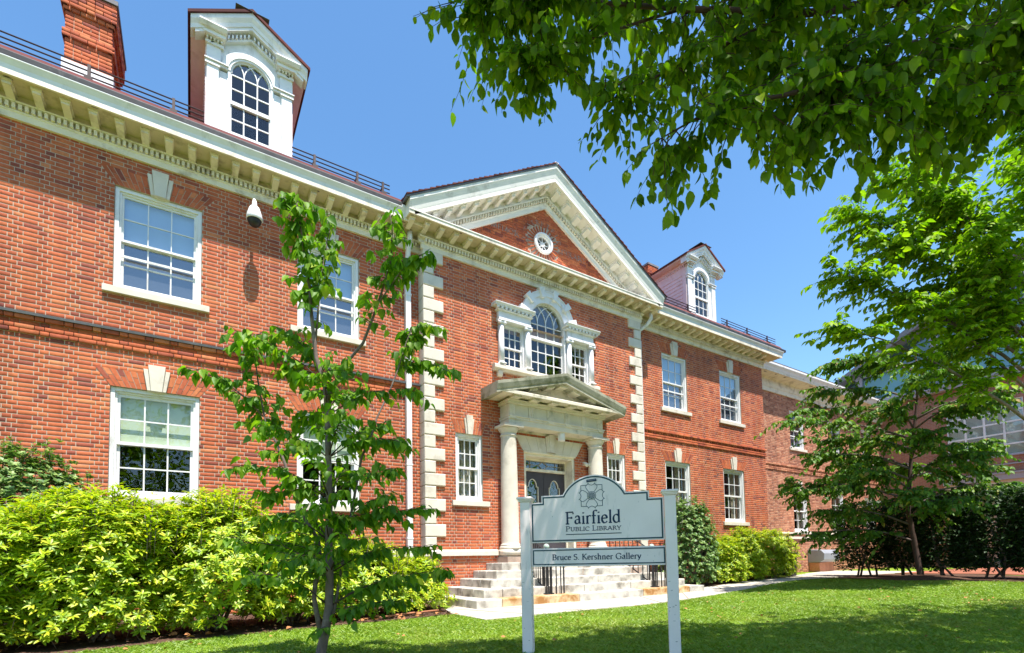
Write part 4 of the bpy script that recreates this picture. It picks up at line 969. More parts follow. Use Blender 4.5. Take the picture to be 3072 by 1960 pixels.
# ---------------------------------------------------------------- hand rails
def handrail(x, s, label, kx):
    h = thing('handrail', label, 'handrail', (x, -1.75, .1455), 'iron handrails beside the entrance steps')
    nx_, ny_ = x, -1.66
    for a, b in ((-.045, -.045), (.045, -.045), (-.045, .045), (.045, .045)):
        MB().box(nx_+a-.011, nx_+a+.011, ny_+b-.011, ny_+b+.011, .145, .98).build('newel_bar', M_iron, h)
    m = MB(); m.box(nx_-.09, nx_+.09, ny_-.09, ny_+.09, .143, .165); m.box(nx_-.07, nx_+.07, ny_-.07, ny_+.07, .93, .95); m.build('newel_plate', M_iron, h)
    m = MB(); m.lathe([(0, .95)]+[(.055*math.sin(math.pi*i/10), 1.005-.055*math.cos(math.pi*i/10)) for i in range(1, 10)]+[(0, 1.06)], nx_, ny_, 16); m.build('ball_finial', M_verd, h, True)
    top = (x, kx, .90+(kx+1.66)*.60); lo = (nx_, ny_, .90); L = 9
    for dz in (0, -.70): MB().tube([(lo[0], lo[1], lo[2]+dz), (top[0], top[1], top[2]+dz)], .014, 6).build('rail_bar', M_iron, h)
    for i in range(1, L):
        t_ = i/L; y = lo[1]+(top[1]-lo[1])*t_; z = lo[2]+(top[2]-lo[2])*t_
        MB().box(x-.007, x+.007, y-.007, y+.007, z-.72, z-.0).build('baluster', M_iron, h)
    m = MB()   # curled lower end turning outwards in front of the newel
    MB().tube([top, (x, top[1]+.05, top[2]+.01), (x, top[1]+.05, top[2]-.80)], .014, 6).build('rail_bar', M_iron, h)
    for i in range(6):
        a = i/5*math.pi*.9; px, py = x+s*(.17-.17*math.cos(a)), ny_-.04-.12*math.sin(a)
        MB().box(px-.008, px+.008, py-.008, py+.008, .15, .80).build('baluster', M_iron, h)
    MB().tube([(x+s*(.17-.17*math.cos(i/8*math.pi*.9)), ny_-.04-.12*math.sin(i/8*math.pi*.9), .81) for i in range(9)], .013, 6).build('rail_bar', M_iron, h)
    return h
handrail(5.47, 1, 'black iron handrail with green ball finial, nearer the young tree', -1.05)
handrail(8.26, 1, 'black iron handrail with green ball finial, nearer the right-hand shrubs', -.45)
# ---------------------------------------------------------------- wall fittings
sc_ = thing('security_camera', 'white dome security camera hanging from a wall bracket under the left cornice', 'security camera', (.80, -.31, 6.3))
cx, cy, cz = .80, -.34, 6.30
m = MB(); m.lathe([(.0, .30), (.03, .29), (.036, .25), (.036, .20), (.06, .19), (.075, .17), (.105, .08), (.118, .02), (.118, -.02), (.11, -.03)], 0, 0, 28); m.v = [(a+cx, b+cy, c+cz) for a, b, c in m.v]; m.build('housing', M_white, sc_, True)
m = MB(); m.lathe([(.108, -.03)]+[(.098*math.cos(i/8*math.pi/2), -.035-.098*math.sin(i/8*math.pi/2)) for i in range(8)]+[(0, -.133)], 0, 0, 28); m.v = [(a+cx, b+cy, c+cz) for a, b, c in m.v]; m.build('dome', M_black, sc_, True)
m = MB(); m.tube([(cx, cy, cz+.27), (cx, cy+.04, cz+.33), (cx, cy+.12, cz+.35), (cx, -.02, cz+.30)], .026, 10); m.build('arm', M_white, sc_, True)
m = MB(); m.box(cx-.06, cx+.06, -.04, .0, cz+.16, cz+.36); m.build('wall_plate', M_white, sc_, bevel=.006)
lx, ly = 6.86, PY-.24
lm = thing('porch_lamp', 'white cylinder lamp hanging under the porch beam above the door', 'lamp', (lx, ly, 3.4))
m = MB(); m.lathe([(0, 3.37), (.078, 3.37), (.082, 3.375), (.082, 3.595), (.078, 3.60), (0, 3.60)], lx, ly, 24); m.build('lamp_body', M_white, lm, True); MB().lathe([(0, 3.60), (.05, 3.60), (.05, 3.63), (0, 3.63)], lx, ly, 16).build('ceiling_plate', M_lead, lm)
fl_ = thing('flood_light', 'small pale twin flood light on the brick beside the door', 'lamp', (7.7, PY-.08, 2.95))
for dx in (-.05, .06):
    m = MB(); m.lathe([(.0, 0), (.022, .005), (.032, .05), (.05, .10), (.05, .115), (0, .115)], 0, 0, 14); m.v = [(7.70+dx+a, PY-.06-c*.9, 2.96+b-.3*c) for a, b, c in m.v]; m.build('lamp_head', M_trim, fl_, True)
m = MB(); m.box(7.66, 7.75, PY-.05, PY, 2.93, 3.02); m.build('junction_box', M_trim, fl_, bevel=.006)
hood = thing('metal_hood', 'curved pale grey metal hood low on the set-back wing wall', 'hood', (20.9, WY, .5))
m = MB(); pr = [(WY-.0, .95), (WY-.5, .93), (WY-.62, .80), (WY-.60, .55), (WY-.45, .46), (WY-.0, .44)]
m.prof(pr, 20.3, 21.5); m.build('shell', M_greymetal, hood, bevel=.02); MB().box(20.35, 21.45, WY-.4, WY-.01, .1, .44).build('well', M_brick2, hood)
bn = thing('rubbish_bin', 'black plastic bin half hidden behind the right-hand shrub', 'bin', (16.25, -.25, .08))
m = MB(); m.prof([(-.5, .10), (-.54, .78), (-.0, .78), (-.04, .10)], 15.8, 16.2); m.build('bin_body', M_black, bn, bevel=.02); m = MB(); m.prof([(-.58, .78), (-.57, .83), (-.3, .87), (.02, .83), (.02, .78)], 15.77, 16.23); m.build('lid', M_black, bn, bevel=.015)
# ---------------------------------------------------------------- sign in front of the lawn
SO = Vector((2.42, -5.566, 0)); SD = Vector((.6717, -.7408, 0)); SN = Vector((-.7408, -.6717, 0))
sg = thing('library_sign', 'white wooden library sign with arched top board and flower emblem between two posts', 'sign', tuple(SO+SD*.525))
SM = Matrix(((SD.x, -SN.x, 0, SO.x), (SD.y, -SN.y, 0, SO.y), (0, 0, 1, 0), (0, 0, 0, 1)))   # local x along the board, y backwards, z up
def sb(mb, name, mat, par=None, bevel=0, smooth=False):
    mb.v = [tuple(SM @ Vector(v)) for v in mb.v]; return mb.build(name, mat, par or sg, smooth, bevel)
for xc in (-.055, 1.108):
    m = MB(); m.box(xc-.043, xc+.043, -.043, .043, -.05, 1.262); po_ = sb(m, 'post', M_signw, bevel=.004)
    m = MB(); m.box(xc-.052, xc+.052, -.052, .052, 1.262, 1.272); m.box(xc-.058, xc+.058, -.058, .058, 1.272, 1.284); m.box(xc-.066, xc+.066, -.066, .066, 1.284, 1.298); m.box(xc-.060, xc+.060, -.060, .060, 1.298, 1.303); sb(m, 'post_cap', M_signw, po_, bevel=.003)
AC, AZ = .517, 1.172
def outline(g):
    r = .288-g; pts = [(-.012+g, .915+g), (1.061-g, .915+g), (1.061-g, 1.252-g), (.953-g, 1.252-g), (.953-g, 1.307-g)]
    t0 = math.asin((1.307-g-AZ)/r)
    pts += [(AC+r*math.cos(t0+(math.pi-2*t0)*i/28), AZ+r*math.sin(t0+(math.pi-2*t0)*i/28)) for i in range(29)]
    pts += [(.083+g, 1.307-g), (.083+g, 1.252-g), (-.012+g, 1.252-g)]
    return pts
m = MB(); m.poly(outline(0), -.012, .012); bd = sb(m, 'sign_board', M_signw, bevel=.002)
lay = [0]
def band(mb, pts, w, y0=-.0135, closed=True):   # flat printed line along the outline, mitred
    n = len(pts); L, Rr = [], []
    lay[0] += 1; y = y0-.00004*(lay[0] % 12)
    for i in range(n):
        p = Vector(pts[i]); a = Vector(pts[(i-1) % n]) if (closed or i) else p; b = Vector(pts[(i+1) % n]) if (closed or i < n-1) else p
        d1 = (p-a).normalized() if (p-a).length > 1e-7 else (b-p).normalized(); d2 = (b-p).normalized() if (b-p).length > 1e-7 else d1
        n1 = Vector((-d1.y, d1.x)); n2 = Vector((-d2.y, d2.x)); k = (n1+n2); k = k/max(.35, k.dot(n1)) if k.length > 1e-6 else n1
        L.append(p+k*w/2); Rr.append(p-k*w/2)
    bse = len(mb.v); mb.v += [(q.x, y, q.y) for q in L]+[(q.x, y, q.y) for q in Rr]
    for i in range(n if closed else n-1): mb.f.append((bse+i, bse+(i+1) % n, bse+n+(i+1) % n, bse+n+i))
m = MB(); band(m, outline(.016), .0115); sb(m, 'border_line', M_teal, bd)
m = MB(); m.box(-.012, 1.061, -.012, .012, .717, .868); gb = sb(m, 'gallery_board', M_signw, bevel=.002)
m = MB(); band(m, [(.006, .735), (1.054, .735), (1.054, .851), (.006, .851)], .0095); sb(m, 'border_line', M_teal, gb)
# flower emblem
EC = Vector((.501, 1.2895)); m = MB()
def ell(cx, cz, r, a0=0, a1=2*math.pi, n=24): return [(cx+r*math.cos(a0+(a1-a0)*i/n), cz+r*math.sin(a0+(a1-a0)*i/n)) for i in range(n)]
pet = [(.016, .026), (.034, .048), (.045, .066), (.046, .080), (.038, .090), (.0285, .094), (.0275, .1035), (.018, .091), (0, .0855)]
for k in range(4):
    full = pet+[(-x, z) for x, z in reversed(pet[:-1])]
    c_, s_ = [(1, 0), (0, 1), (-1, 0), (0, -1)][k]
    band(m, [(EC.x+x*c_-z*s_, EC.y+x*s_+z*c_) for x, z in full], .0042, closed=False)
    # corner of the square showing between petals
    q = [(.030+.006, .086), (.086, .086), (.086, .036)]
    band(m, [(EC.x+x*c_-z*s_, EC.y+x*s_+z*c_) for x, z in q], .0046, closed=False)
band(m, ell(EC.x, EC.y, .0335), .004); 
lay[0] += 1; pts = ell(EC.x, EC.y, .0265); b0 = len(m.v); m.v += [(x, -.0136, z) for x, z in pts]; m.f.append(tuple(range(b0, b0+24)))
em = sb(m, 'emblem', M_teal, bd)
m = MB()
for i in range(-2, 3):
    for j in range(-2, 3):
        x, z = i*.0095+(.0047 if j % 2 else 0), j*.0088
        if x*x+z*z < .0225**2:
            b0 = len(m.v); m.v += [(EC.x+x+.0029*math.cos(a*math.pi/4), -.0142, EC.y+z+.0029*math.sin(a*math.pi/4)) for a in range(8)]; m.f.append(tuple(range(b0, b0+8)))
sb(m, 'emblem_dots', M_signw, bd)
m = MB(); p_ = [(.463, 1.400), (.544, 1.407), (.543, 1.428), (.462, 1.421)]; m.poly(p_, -.016, -.012); sb(m, 'name_plate', M_navy, bd)
m = MB()
for i in range(7): m.box(.470+i*.0098, .4765+i*.0098, -.0172, -.0162, 1.4095+i*.0009, 1.4165+i*.0009)
sb(m, 'worn_lettering', M_greymetal, bd)
# serif letters drawn with a broad pen: strokes as polylines in em units
def arc_(cx, cz, rx, rz, a0, a1, n=12): return [(cx+rx*math.cos(R_(a0+(a1-a0)*i/n)), cz+rz*math.sin(R_(a0+(a1-a0)*i/n))) for i in range(n+1)]
S_ = lambda x, w=.1, z=.012: [(x-w, z), (x+w, z)]
G = {
 'F': (.56, [[(.14, .0), (.14, .70)], [(.03, .688), (.50, .688), (.505, .57)], [(.14, .36), (.40, .36)], [(.40, .42), (.40, .30)], S_(.14, .115)]),
 'B': (.60, [[(.14, .0), (.14, .70)], [(.03, .688), (.30, .688)]+arc_(.30, .53, .17, .158, 90, -90)+[(.14, .372)], [(.14, .368), (.32, .368)]+arc_(.32, .19, .205, .178, 90, -90)+[(.03, .012)]]),
 'S': (.50, [arc_(.25, .53, .165, .165, 35, 250, 14)+[(.30, .34)]+arc_(.24, .185, .19, .185, 60, -145, 14), [(.385, .62), (.40, .70)], [(.085, .08), (.07, .0)]]),
 'K': (.66, [[(.14, .0), (.14, .70)], [(.15, .35), (.52, .69)], [(.24, .42), (.58, .012)], S_(.14, .1), S_(.14, .1, .688), S_(.52, .09, .688), S_(.60, .08)]),
 'G': (.74, [arc_(.39, .35, .32, .355, 42, 318, 26), [(.625, .30), (.625, .04)], S_(.62, .1, .30), [(.625, .62), (.63, .52)]]),
 'P': (.55, [[(.14, .0), (.14, .70)], [(.03, .688), (.30, .688)]+arc_(.30, .51, .19, .178, 90, -90)+[(.14, .332)], S_(.14, .115)]),
 'U': (.72, [[(.15, .69), (.15, .24)]+arc_(.36, .24, .21, .235, 180, 360, 14)+[(.57, .69)], S_(.15, .1, .688), S_(.57, .085, .688)]),
 'L': (.54, [[(.14, .0), (.14, .70)], S_(.14, .1, .688), [(.03, .012), (.48, .012), (.51, .14)]]),
 'I': (.30, [[(.15, .0), (.15, .70)], S_(.15, .105, .688), S_(.15, .105)]),
 'C': (.66, [arc_(.38, .35, .31, .355, 45, 315, 24), [(.595, .64), (.605, .53)]]),
 'R': (.62, [[(.14, .0), (.14, .70)], [(.03, .688), (.28, .688)]+arc_(.28, .52, .17, .168, 90, -90)+[(.14, .352)], [(.28, .35), (.58, .012)], S_(.14, .1), S_(.58, .06)]),
 'A': (.70, [[(.34, .71), (.07, .012)], [(.34, .71), (.62, .012)], [(.18, .25), (.52, .25)], S_(.08, .075), S_(.62, .085)]),
 'Y': (.64, [[(.08, .688), (.31, .33)], [(.55, .688), (.32, .33), (.32, .0)], S_(.09, .085, .688), S_(.55, .075, .688), S_(.32, .1)]),
 'a': (.46, [[(.085, .36)]+arc_(.21, .32, .125, .14, 120, 0, 8)+[(.335, .08), (.41, .015)], [(.335, .27), (.2, .245)]+arc_(.19, .125, .115, .118, 100, 290, 10)+[(.335, .09)]]),
 'i': (.26, [[(.04, .415), (.13, .455), (.13, .0)], S_(.13, .095), [(.13, .585), (.13, .655)], [(.10, .62), (.16, .62)]]),
 'r': (.37, [[(.03, .415), (.12, .455), (.12, .0)], S_(.12, .095), [(.12, .31), (.19, .42), (.27, .455), (.345, .42)]]),
 'f': (.33, [[(.36, .70)]+arc_(.26, .61, .12, .135, 60, 180, 8)+[(.14, .0)], [(.03, .435), (.29, .435)], S_(.14, .1)]),
 'e': (.45, [[(.08, .27), (.375, .275)]+arc_(.225, .265, .155, .19, 5, 180, 10)+arc_(.235, .22, .168, .215, 180, 325, 10)]),
 'l': (.26, [[(.03, .715), (.13, .745), (.13, .0)], S_(.13, .1)]),
 'd': (.52, [[(.29, .715), (.39, .745), (.39, .03), (.47, .03)], [(.39, .39)]+arc_(.235, .23, .175, .228, 50, 310, 18)+[(.39, .08)]]),
 'u': (.53, [[(.03, .435), (.12, .445), (.12, .15)]+arc_(.23, .14, .11, .132, 180, 290, 8)+[(.39, .12)], [(.31, .435), (.39, .445), (.39, .02), (.47, .02)]]),
 'c': (.43, [arc_(.245, .23, .185, .225, 45, 320, 18), [(.365, .41), (.37, .35)]]),
 's': (.38, [arc_(.19, .345, .12, .112, 35, 250, 10)+[(.22, .22)]+arc_(.185, .118, .13, .115, 60, -145, 10)]),
 'h': (.54, [[(.03, .715), (.13, .745), (.13, .0)], [(.13, .31), (.2, .42)]+arc_(.285, .34, .11, .115, 115, 0, 8)+[(.395, .0)], S_(.13, .09), S_(.40, .09)]),
 'n': (.54, [[(.03, .415), (.13, .455), (.13, .0)], [(.13, .31), (.2, .42)]+arc_(.285, .34, .11, .115, 115, 0, 8)+[(.395, .0)], S_(.13, .09), S_(.40, .09)]),
 'y': (.46, [[(.06, .44), (.235, .03)], [(.41, .44), (.22, .0), (.14, -.17), (.05, -.2)], S_(.07, .075, .44), S_(.40, .06, .44)]),
 '.': (.24, [[(.12, .01), (.12, .085)], [(.085, .045), (.155, .045)]]), ' ': (.28, []),
}
def write(mb, text, x0, x1, z, size, heavy=.082, thin=.026, y0=-.0136, small=.8):
    tot = sum(G[c.upper() if c.islower() and small < 1 and text_caps else c][0]*(small if (text_caps and c.islower()) else 1) for c in text)*size
    k = (x1-x0)/tot; x = x0
    for ch in text:
        low = text_caps and ch.islower(); g = G[ch.upper() if low else ch]; sz = size*(small if low else 1)
        for st in g[1]:
            pts = [(x+px*sz*k, z+pz*sz) for px, pz in st]
            n = len(pts); lay[0] += 1; y = y0-.00003*(lay[0] % 20); Lp, Rp = [], []
            for i in range(n):
                a, b = Vector(pts[max(i-1, 0)]), Vector(pts[min(i+1, n-1)]); d = (b-a).normalized(); ang = math.atan2(d.y, d.x)
                w = (thin+(heavy-thin)*abs(math.sin(ang-R_(22)))**1.3)*size*(.92 if low else 1)
                nn = Vector((-d.y, d.x))*w/2; p = Vector(pts[i]); Lp.append(p+nn); Rp.append(p-nn)
            b0 = len(mb.v); mb.v += [(q.x, y, q.y) for q in Lp]+[(q.x, y, q.y) for q in Rp]
            mb.f += [(b0+i, b0+i+1, b0+n+i+1, b0+n+i) for i in range(n-1)]
        x += g[0]*sz*k
text_caps = False
m = MB(); write(m, 'Fairfield', .280, .730, 1.063, .142, .112, .048); sb(m, 'lettering', M_navy, bd)
m = MB(); write(m, 'Bruce S. Kershner Gallery', .163, .878, .7705, .064, .135, .065); sb(m, 'lettering', M_navy, gb)
text_caps = True
m = MB(); write(m, 'Public Library', .281, .731, 1.005, .056, .125, .068, small=.80); sb(m, 'lettering', M_navy, bd)
m = MB(); m.add([(.283, -.0136, .9745), (.731, -.0136, .9745), (.731, -.0136, .9815), (.283, -.0136, .9815)], [(0, 1, 2, 3)]); sb(m, 'underline', M_teal, bd)
# chips and scratches on the boards and posts
rg = random.Random(21); m = MB()
for i in range(26):
    x, z = rg.uniform(.0, 1.05), rg.choice((rg.uniform(.72, .87), rg.uniform(.93, 1.24))); w, h = rg.uniform(.001, .0025), rg.uniform(.002, .010); m.box(x, x+w, -.0128, -.0121, z, z+h)
for i in range(18):
    x = 1.108+rg.uniform(-.04, .04) if i % 3 else -.055+rg.uniform(-.04, .04); z = rg.uniform(.1, .7); m.box(x, x+rg.uniform(.002, .02), -.0442, -.0431, z, z+rg.uniform(.001, .004))
for i in range(24):
    z = rg.uniform(.08, .8); y = rg.uniform(-.04, .04); m.box(-.0115, -.0105, y, y+rg.uniform(.003, .012), z, z+rg.uniform(.004, .02))
kind(sb(m, 'paint_chips', M_lead), 'stuff')
# ghost traces of the old inscription on the pediment brick (worn bronze letters)
rg = random.Random(31); m = MB()
text_caps = False
M_ghost = surf('letter_trace', (.30, .22, .19), .9, .1, .35, 40, bmp=.2)
def trace(txt, x0, x1, z, size):
    mm = MB(); write(mm, txt, x0, x1, z, size, .13, .08, y0=PY-.0065)
    for f in mm.f:
        if rg.random() < .72: m.add([mm.v[i] for i in f], [tuple(range(len(f)))])
G['M'] = (.78, [[(.1, 0), (.13, .7)], [(.13, .7), (.38, .05)], [(.38, .05), (.63, .7)], [(.63, .7), (.66, 0)]])
G['E'] = (.54, [[(.14, 0), (.14, .7)], [(.14, .68), (.48, .68)], [(.14, .36), (.42, .36)], [(.14, .02), (.48, .02)]])
G['O'] = (.74, [arc_(.37, .35, .29, .34, 0, 360, 18)])
G['D'] = (.7, [[(.14, 0), (.14, .7)], [(.14, .68), (.3, .68)]+arc_(.3, .35, .3, .33, 90, -90)+[(.14, .02)]])
trace('MEMORIAL', 5.28, 6.32, 7.86, .17); kind(m.build('old_lettering', M_ghost, lib), 'stuff'); m = MB(); trace('LIBRARY', 7.05, 7.95, 7.86, .17); kind(m.build('old_lettering', M_ghost, lib), 'stuff'); m = MB()
for i, ch in enumerate('FAIRFIELD'):
    a = R_(158-i*17); mm = MB(); write(mm, ch, -.05, .05, -.05, .15, .13, .08, y0=PY-.0065)
    c_, s_ = math.cos(a-math.pi/2), math.sin(a-math.pi/2)
    for f in mm.f:
        if rg.random() < .75: m.add([(ox+.50*math.cos(a)+mm.v[q][0]*c_-mm.v[q][2]*s_, mm.v[q][1], oz+.47*math.sin(a)+mm.v[q][0]*s_+mm.v[q][2]*c_) for q in f], [tuple(range(len(f)))])
kind(m.build('old_lettering', M_ghost, lib), 'stuff')
# ---------------------------------------------------------------- foliage helpers
def leaf_tpl(kind_='ovate', L=1.0, w=.30, fold=.10, curl=.12):
    # length along y, blade opens along x, folded at the midrib and curling down at the tip
    if kind_ == 'ovate': st = [(0, .02), (.12, .62), (.35, 1.0), (.6, .86), (.82, .42), (1, .0)]
    elif kind_ == 'lance': st = [(0, .05), (.3, .75), (.6, 1.0), (.85, .6), (1, 0)]
    elif kind_ == 'heart': st = [(0, .25), (.10, .8), (.30, 1.0), (.55, .82), (.8, .38), (1, 0)]
    else: st = [(0, .0), (.45, 1.0), (1, 0)]
    V = []; Fq = []
    for t, b in st:
        z = -curl*t*t; V += [(-w*b, t*L, z+fold*b), (0, t*L, z), (w*b, t*L, z+fold*b)]
    for i in range(len(st)-1):
        a = i*3; Fq += [(a, a+1, a+4, a+3), (a+1, a+2, a+5, a+4)]
    return np.array(V, np.float32), np.array(Fq, np.int32)
def basis(D, N):
    D = np.asarray(D, np.float32); N = np.asarray(N, np.float32)
    D = D/np.maximum(1e-6, np.linalg.norm(D, axis=1, keepdims=True))
    S = np.cross(D, N); S /= np.maximum(1e-6, np.linalg.norm(S, axis=1, keepdims=True)); N = np.cross(S, D)
    return S, D, N
def scatter(tpl, P, D, N, s):
    V, Fq = tpl; S, D, N = basis(D, N); P = np.asarray(P, np.float32); s = np.asarray(s, np.float32)[:, None, None]
    out = P[:, None]+s*(V[None, :, 0:1]*S[:, None]+V[None, :, 1:2]*D[:, None]+V[None, :, 2:3]*N[:, None])
    F2 = (Fq[None]+(np.arange(len(P))*len(V))[:, None, None]).reshape(-1, Fq.shape[1])
    return out.reshape(-1, 3), F2
NPR = np.random.RandomState(7)
class Plant:
    def __init__(s, root, seed): s.root = root; s.P = []; s.D = []; s.N = []; s.S = []; s.wood = MB(); s.r = random.Random(seed)
    def leaf(s, p, d, n, sz): s.P.append(tuple(p)); s.D.append(tuple(d)); s.N.append(tuple(n)); s.S.append(sz)
    def twig(s, pts, n, size, t0=.15, droop=.6, r0=.006, side=.7, wood=True):
        r = s.r; pts = [Vector(p) for p in pts]
        if wood: s.wood.tube(pts, [r0*(1-.75*i/(len(pts)-1)) for i in range(len(pts))], 5)
        for i in range(n):
            t = t0+(1-t0)*(i+r.random()*.8)/n; k = min(t, .999)*(len(pts)-1); j = int(k); p = pts[j].lerp(pts[j+1], k-j); d = (pts[j+1]-pts[j]).normalized()
            sd = d.cross(Vector((0, 0, 1))); sd = sd.normalized() if sd.length > .05 else Vector((1, 0, 0))
            sg_ = 1 if i % 2 else -1
            ax = (d*r.uniform(.1, .7)+sd*sg_*side*r.uniform(.5, 1.2)+Vector((r.gauss(0, .25), r.gauss(0, .25), -droop*r.uniform(.5, 1.5)))).normalized()
            nn = Vector((r.gauss(0, .4), r.gauss(0, .4), 1)) if droop < 1.0 else Vector((r.gauss(0, .8), r.gauss(0, .8), .5))
            s.leaf(p+ax*.012, ax, nn, size*r.uniform(.5, 1.18))
    def spray(s, p, d, L, n, size, droop=.6, sag=.25, r0=.005, side=.7, t0=.12):
        d = Vector(d).normalized(); p = Vector(p); pts = [p]
        for i in range(1, 6):
            t = i/5; pts.append(p+d*L*t+Vector((0, 0, -sag*L*t*t))+Vector((s.r.gauss(0, .02), s.r.gauss(0, .02), s.r.gauss(0, .02)))*L)
        s.twig(pts, n, size, t0, droop, r0, side); return pts
    def finish(s, tpl, mat, nobj=0, wood_mat=None, wood_name='branch', leafname='leaf'):
        P, D, N, S = map(np.array, (s.P, s.D, s.N, s.S)); pick = []
        if nobj:
            z = np.array([in_view(p, 0) for p in s.P]); sc = np.where(z > 0, S/np.maximum(z, .1), 0); pick = np.argsort(-sc)[:nobj]; pick = [i for i in pick if sc[i] > 0]
            me = raw_mesh('leaf', tpl[0], tpl[1], mat, True); Sx, Dx, Nx = basis(D, N)
            for i in pick:
                o = link(leafname, me, s.root); a, b, c, k = Sx[i], Dx[i], Nx[i], S[i]
                o.matrix_local = Matrix(((a[0]*k, b[0]*k, c[0]*k, P[i][0]), (a[1]*k, b[1]*k, c[1]*k, P[i][1]), (a[2]*k, b[2]*k, c[2]*k, P[i][2]), (0, 0, 0, 1)))
        keep = np.ones(len(P), bool); keep[list(pick)] = False
        V, Fq = scatter(tpl, P[keep], D[keep], N[keep], S[keep])
        kind(link('foliage', raw_mesh('foliage', V, Fq, mat, True), s.root), 'stuff')
        if s.wood.v: kind(s.wood.build(wood_name, wood_mat or M_bark2, s.root, True), 'stuff')
OV = leaf_tpl('ovate', 1, .31, .12, .18); OVS = leaf_tpl('small', 1, .33, .08); HEART = leaf_tpl('heart', 1, .34, .16, .22); LAN = leaf_tpl('lance', 1, .15, .05, .22); LANS = leaf_tpl('small', 1, .16, .05)
def limb(pl, pts, r0, r1, name='branch', mat=None):
    n = len(pts); MB().tube(pts, [r0+(r1-r0)*i/(n-1) for i in range(n)], 9).build(name, mat or M_wood, pl.root, True)
# ---------------------------------------------------------------- young dogwood in the left foreground
yt = thing('young_tree', 'slender young tree with drooping heart-shaped leaves in front of the yellow-green shrubs', 'tree', (.87, -4.81, 0))
Y_ = Plant(yt, 11)
trunk = [(0.87,-4.81,-.05),(0.87,-4.81,0.02),(0.89,-4.83,0.14),(0.91,-4.85,0.27),(0.93,-4.87,0.44),(0.93,-4.89,0.70),(0.92,-4.90,0.96),(0.92,-4.92,1.29),(0.91,-4.93,1.61),(0.90,-4.95,1.94),(0.88,-4.95,2.19),(0.82,-4.92,2.40),(0.79,-4.92,2.68),(0.77,-4.92,2.92),(0.73,-4.92,3.22),(0.70,-4.91,3.46),(0.67,-4.90,3.68)]
stem2=[(0.87,-4.82,0.25),(0.83,-4.80,0.51),(0.84,-4.80,0.63),(0.88,-4.82,0.72),(0.86,-4.81,0.97),(0.78,-4.75,1.12),(0.71,-4.70,1.30),(0.63,-4.66,1.60),(0.58,-4.62,1.75),(0.51,-4.57,1.91),(0.49,-4.55,2.00),(0.45,-4.52,2.27),(0.42,-4.51,2.53),(0.43,-4.51,2.67)]
stem2b=[(0.48,-4.56,1.98),(0.37,-4.55,2.10),(0.25,-4.54,2.20),(0.12,-4.52,2.26),(-0.03,-4.49,2.31)]
limbR=[(0.90,-4.95,2.07),(0.96,-5.05,2.22),(1.01,-5.15,2.34),(1.09,-5.26,2.45),(1.16,-5.37,2.69),(1.20,-5.46,2.88),(1.22,-5.53,3.01),(1.21,-5.59,3.18),(1.18,-5.63,3.32)]
limbR2=[(1.16,-5.40,2.71),(1.24,-5.58,2.85),(1.29,-5.74,2.93),(1.36,-5.90,2.91)]
limbFR=[(0.96,-4.89,0.38),(1.00,-4.88,0.60),(1.06,-4.91,1.00),(1.16,-4.97,1.63),(1.26,-5.01,1.89),(1.28,-4.98,1.96),(1.39,-5.03,2.23),(1.45,-5.04,2.40),(1.52,-5.05,2.64),(1.57,-5.06,2.77),(1.77,-5.14,2.80)]
limbFR2=[(1.47,-4.99,2.41),(1.58,-5.14,2.47),(1.69,-5.28,2.39),(1.75,-5.40,2.31)]
limbC=[(0.81,-4.92,2.48),(0.85,-4.89,2.93),(0.89,-4.84,3.22),(0.93,-4.79,3.47),(0.99,-4.76,3.72)]
limb(Y_, trunk, .044, .004, 'trunk')
for l, a, b in ((stem2, .020, .004), (stem2b, .008, .003), (limbR, .016, .003), (limbR2, .006, .003), (limbFR, .013, .003), (limbFR2, .006, .003), (limbC, .009, .003)): limb(Y_, l, a, b)
LS = .089
def along(L, t):
    k = min(t, .999)*(len(L)-1); j = int(k); return Vector(L[j]).lerp(Vector(L[j+1]), k-j)
def dress(L, t0, n, k=.22, leaves=5):
    for i in range(n):
        p = along(L, t0+(1-t0)*(i+Y_.r.random())/n); a = Y_.r.uniform(0, 6.28)
        Y_.spray(p, (math.cos(a), math.sin(a), .35), Y_.r.uniform(.5, 1.1)*k, leaves+2, LS, .9, .4, .003)
dress(trunk, .80, 34, .17, 6); dress(trunk, .60, 16, .22, 5); dress(stem2, .72, 14, .16); dress(stem2, .5, 7, .14); dress(stem2b, .15, 15, .12); dress(limbR, .45, 24, .16); dress(limbR2, .3, 14, .11); dress(limbFR, .70, 20, .14); dress(limbFR2, .2, 12, .10); dress(limbC, .25, 19, .14); dress(limbR, .1, 7, .2)
for L, n in ((trunk, 12), (stem2b, 8), (limbR, 8), (limbR2, 7), (limbFR, 8), (limbFR2, 7), (limbC, 7)): Y_.twig([Vector(p) for p in L[-5:]], n, LS, .3, .9, .003, wood=False)
tipsL=[(0.30,-4.69,0.95),(0.37,-4.81,0.71),(0.48,-4.69,1.09),(0.31,-4.79,1.52),(0.39,-4.91,1.75),(0.49,-4.71,1.29),(0.65,-4.53,2.72),(0.31,-4.58,2.58)]
tipsR=[(1.67,-5.55,0.70),(1.54,-5.59,1.17),(1.55,-5.38,0.89),(1.28,-5.41,1.45),(1.25,-5.44,1.28),(1.38,-5.31,1.71),(1.40,-4.97,1.92),(1.58,-5.09,0.60),(1.19,-5.28,1.14),(1.41,-5.16,0.46),(1.44,-5.46,2.09)]
back = [(1.05,-4.35,.75),(.75,-4.3,1.2),(1.2,-4.5,1.6),(.9,-4.4,1.95),(.55,-5.3,.8),(.75,-5.35,1.2),(.6,-5.3,1.6),(.95,-5.4,1.85),(1.0,-5.4,.95),(1.1,-4.6,1.05),(.62,-4.45,.95),(.8,-5.2,2.2),(.7,-4.6,2.3),(1.1,-4.7,2.2)]
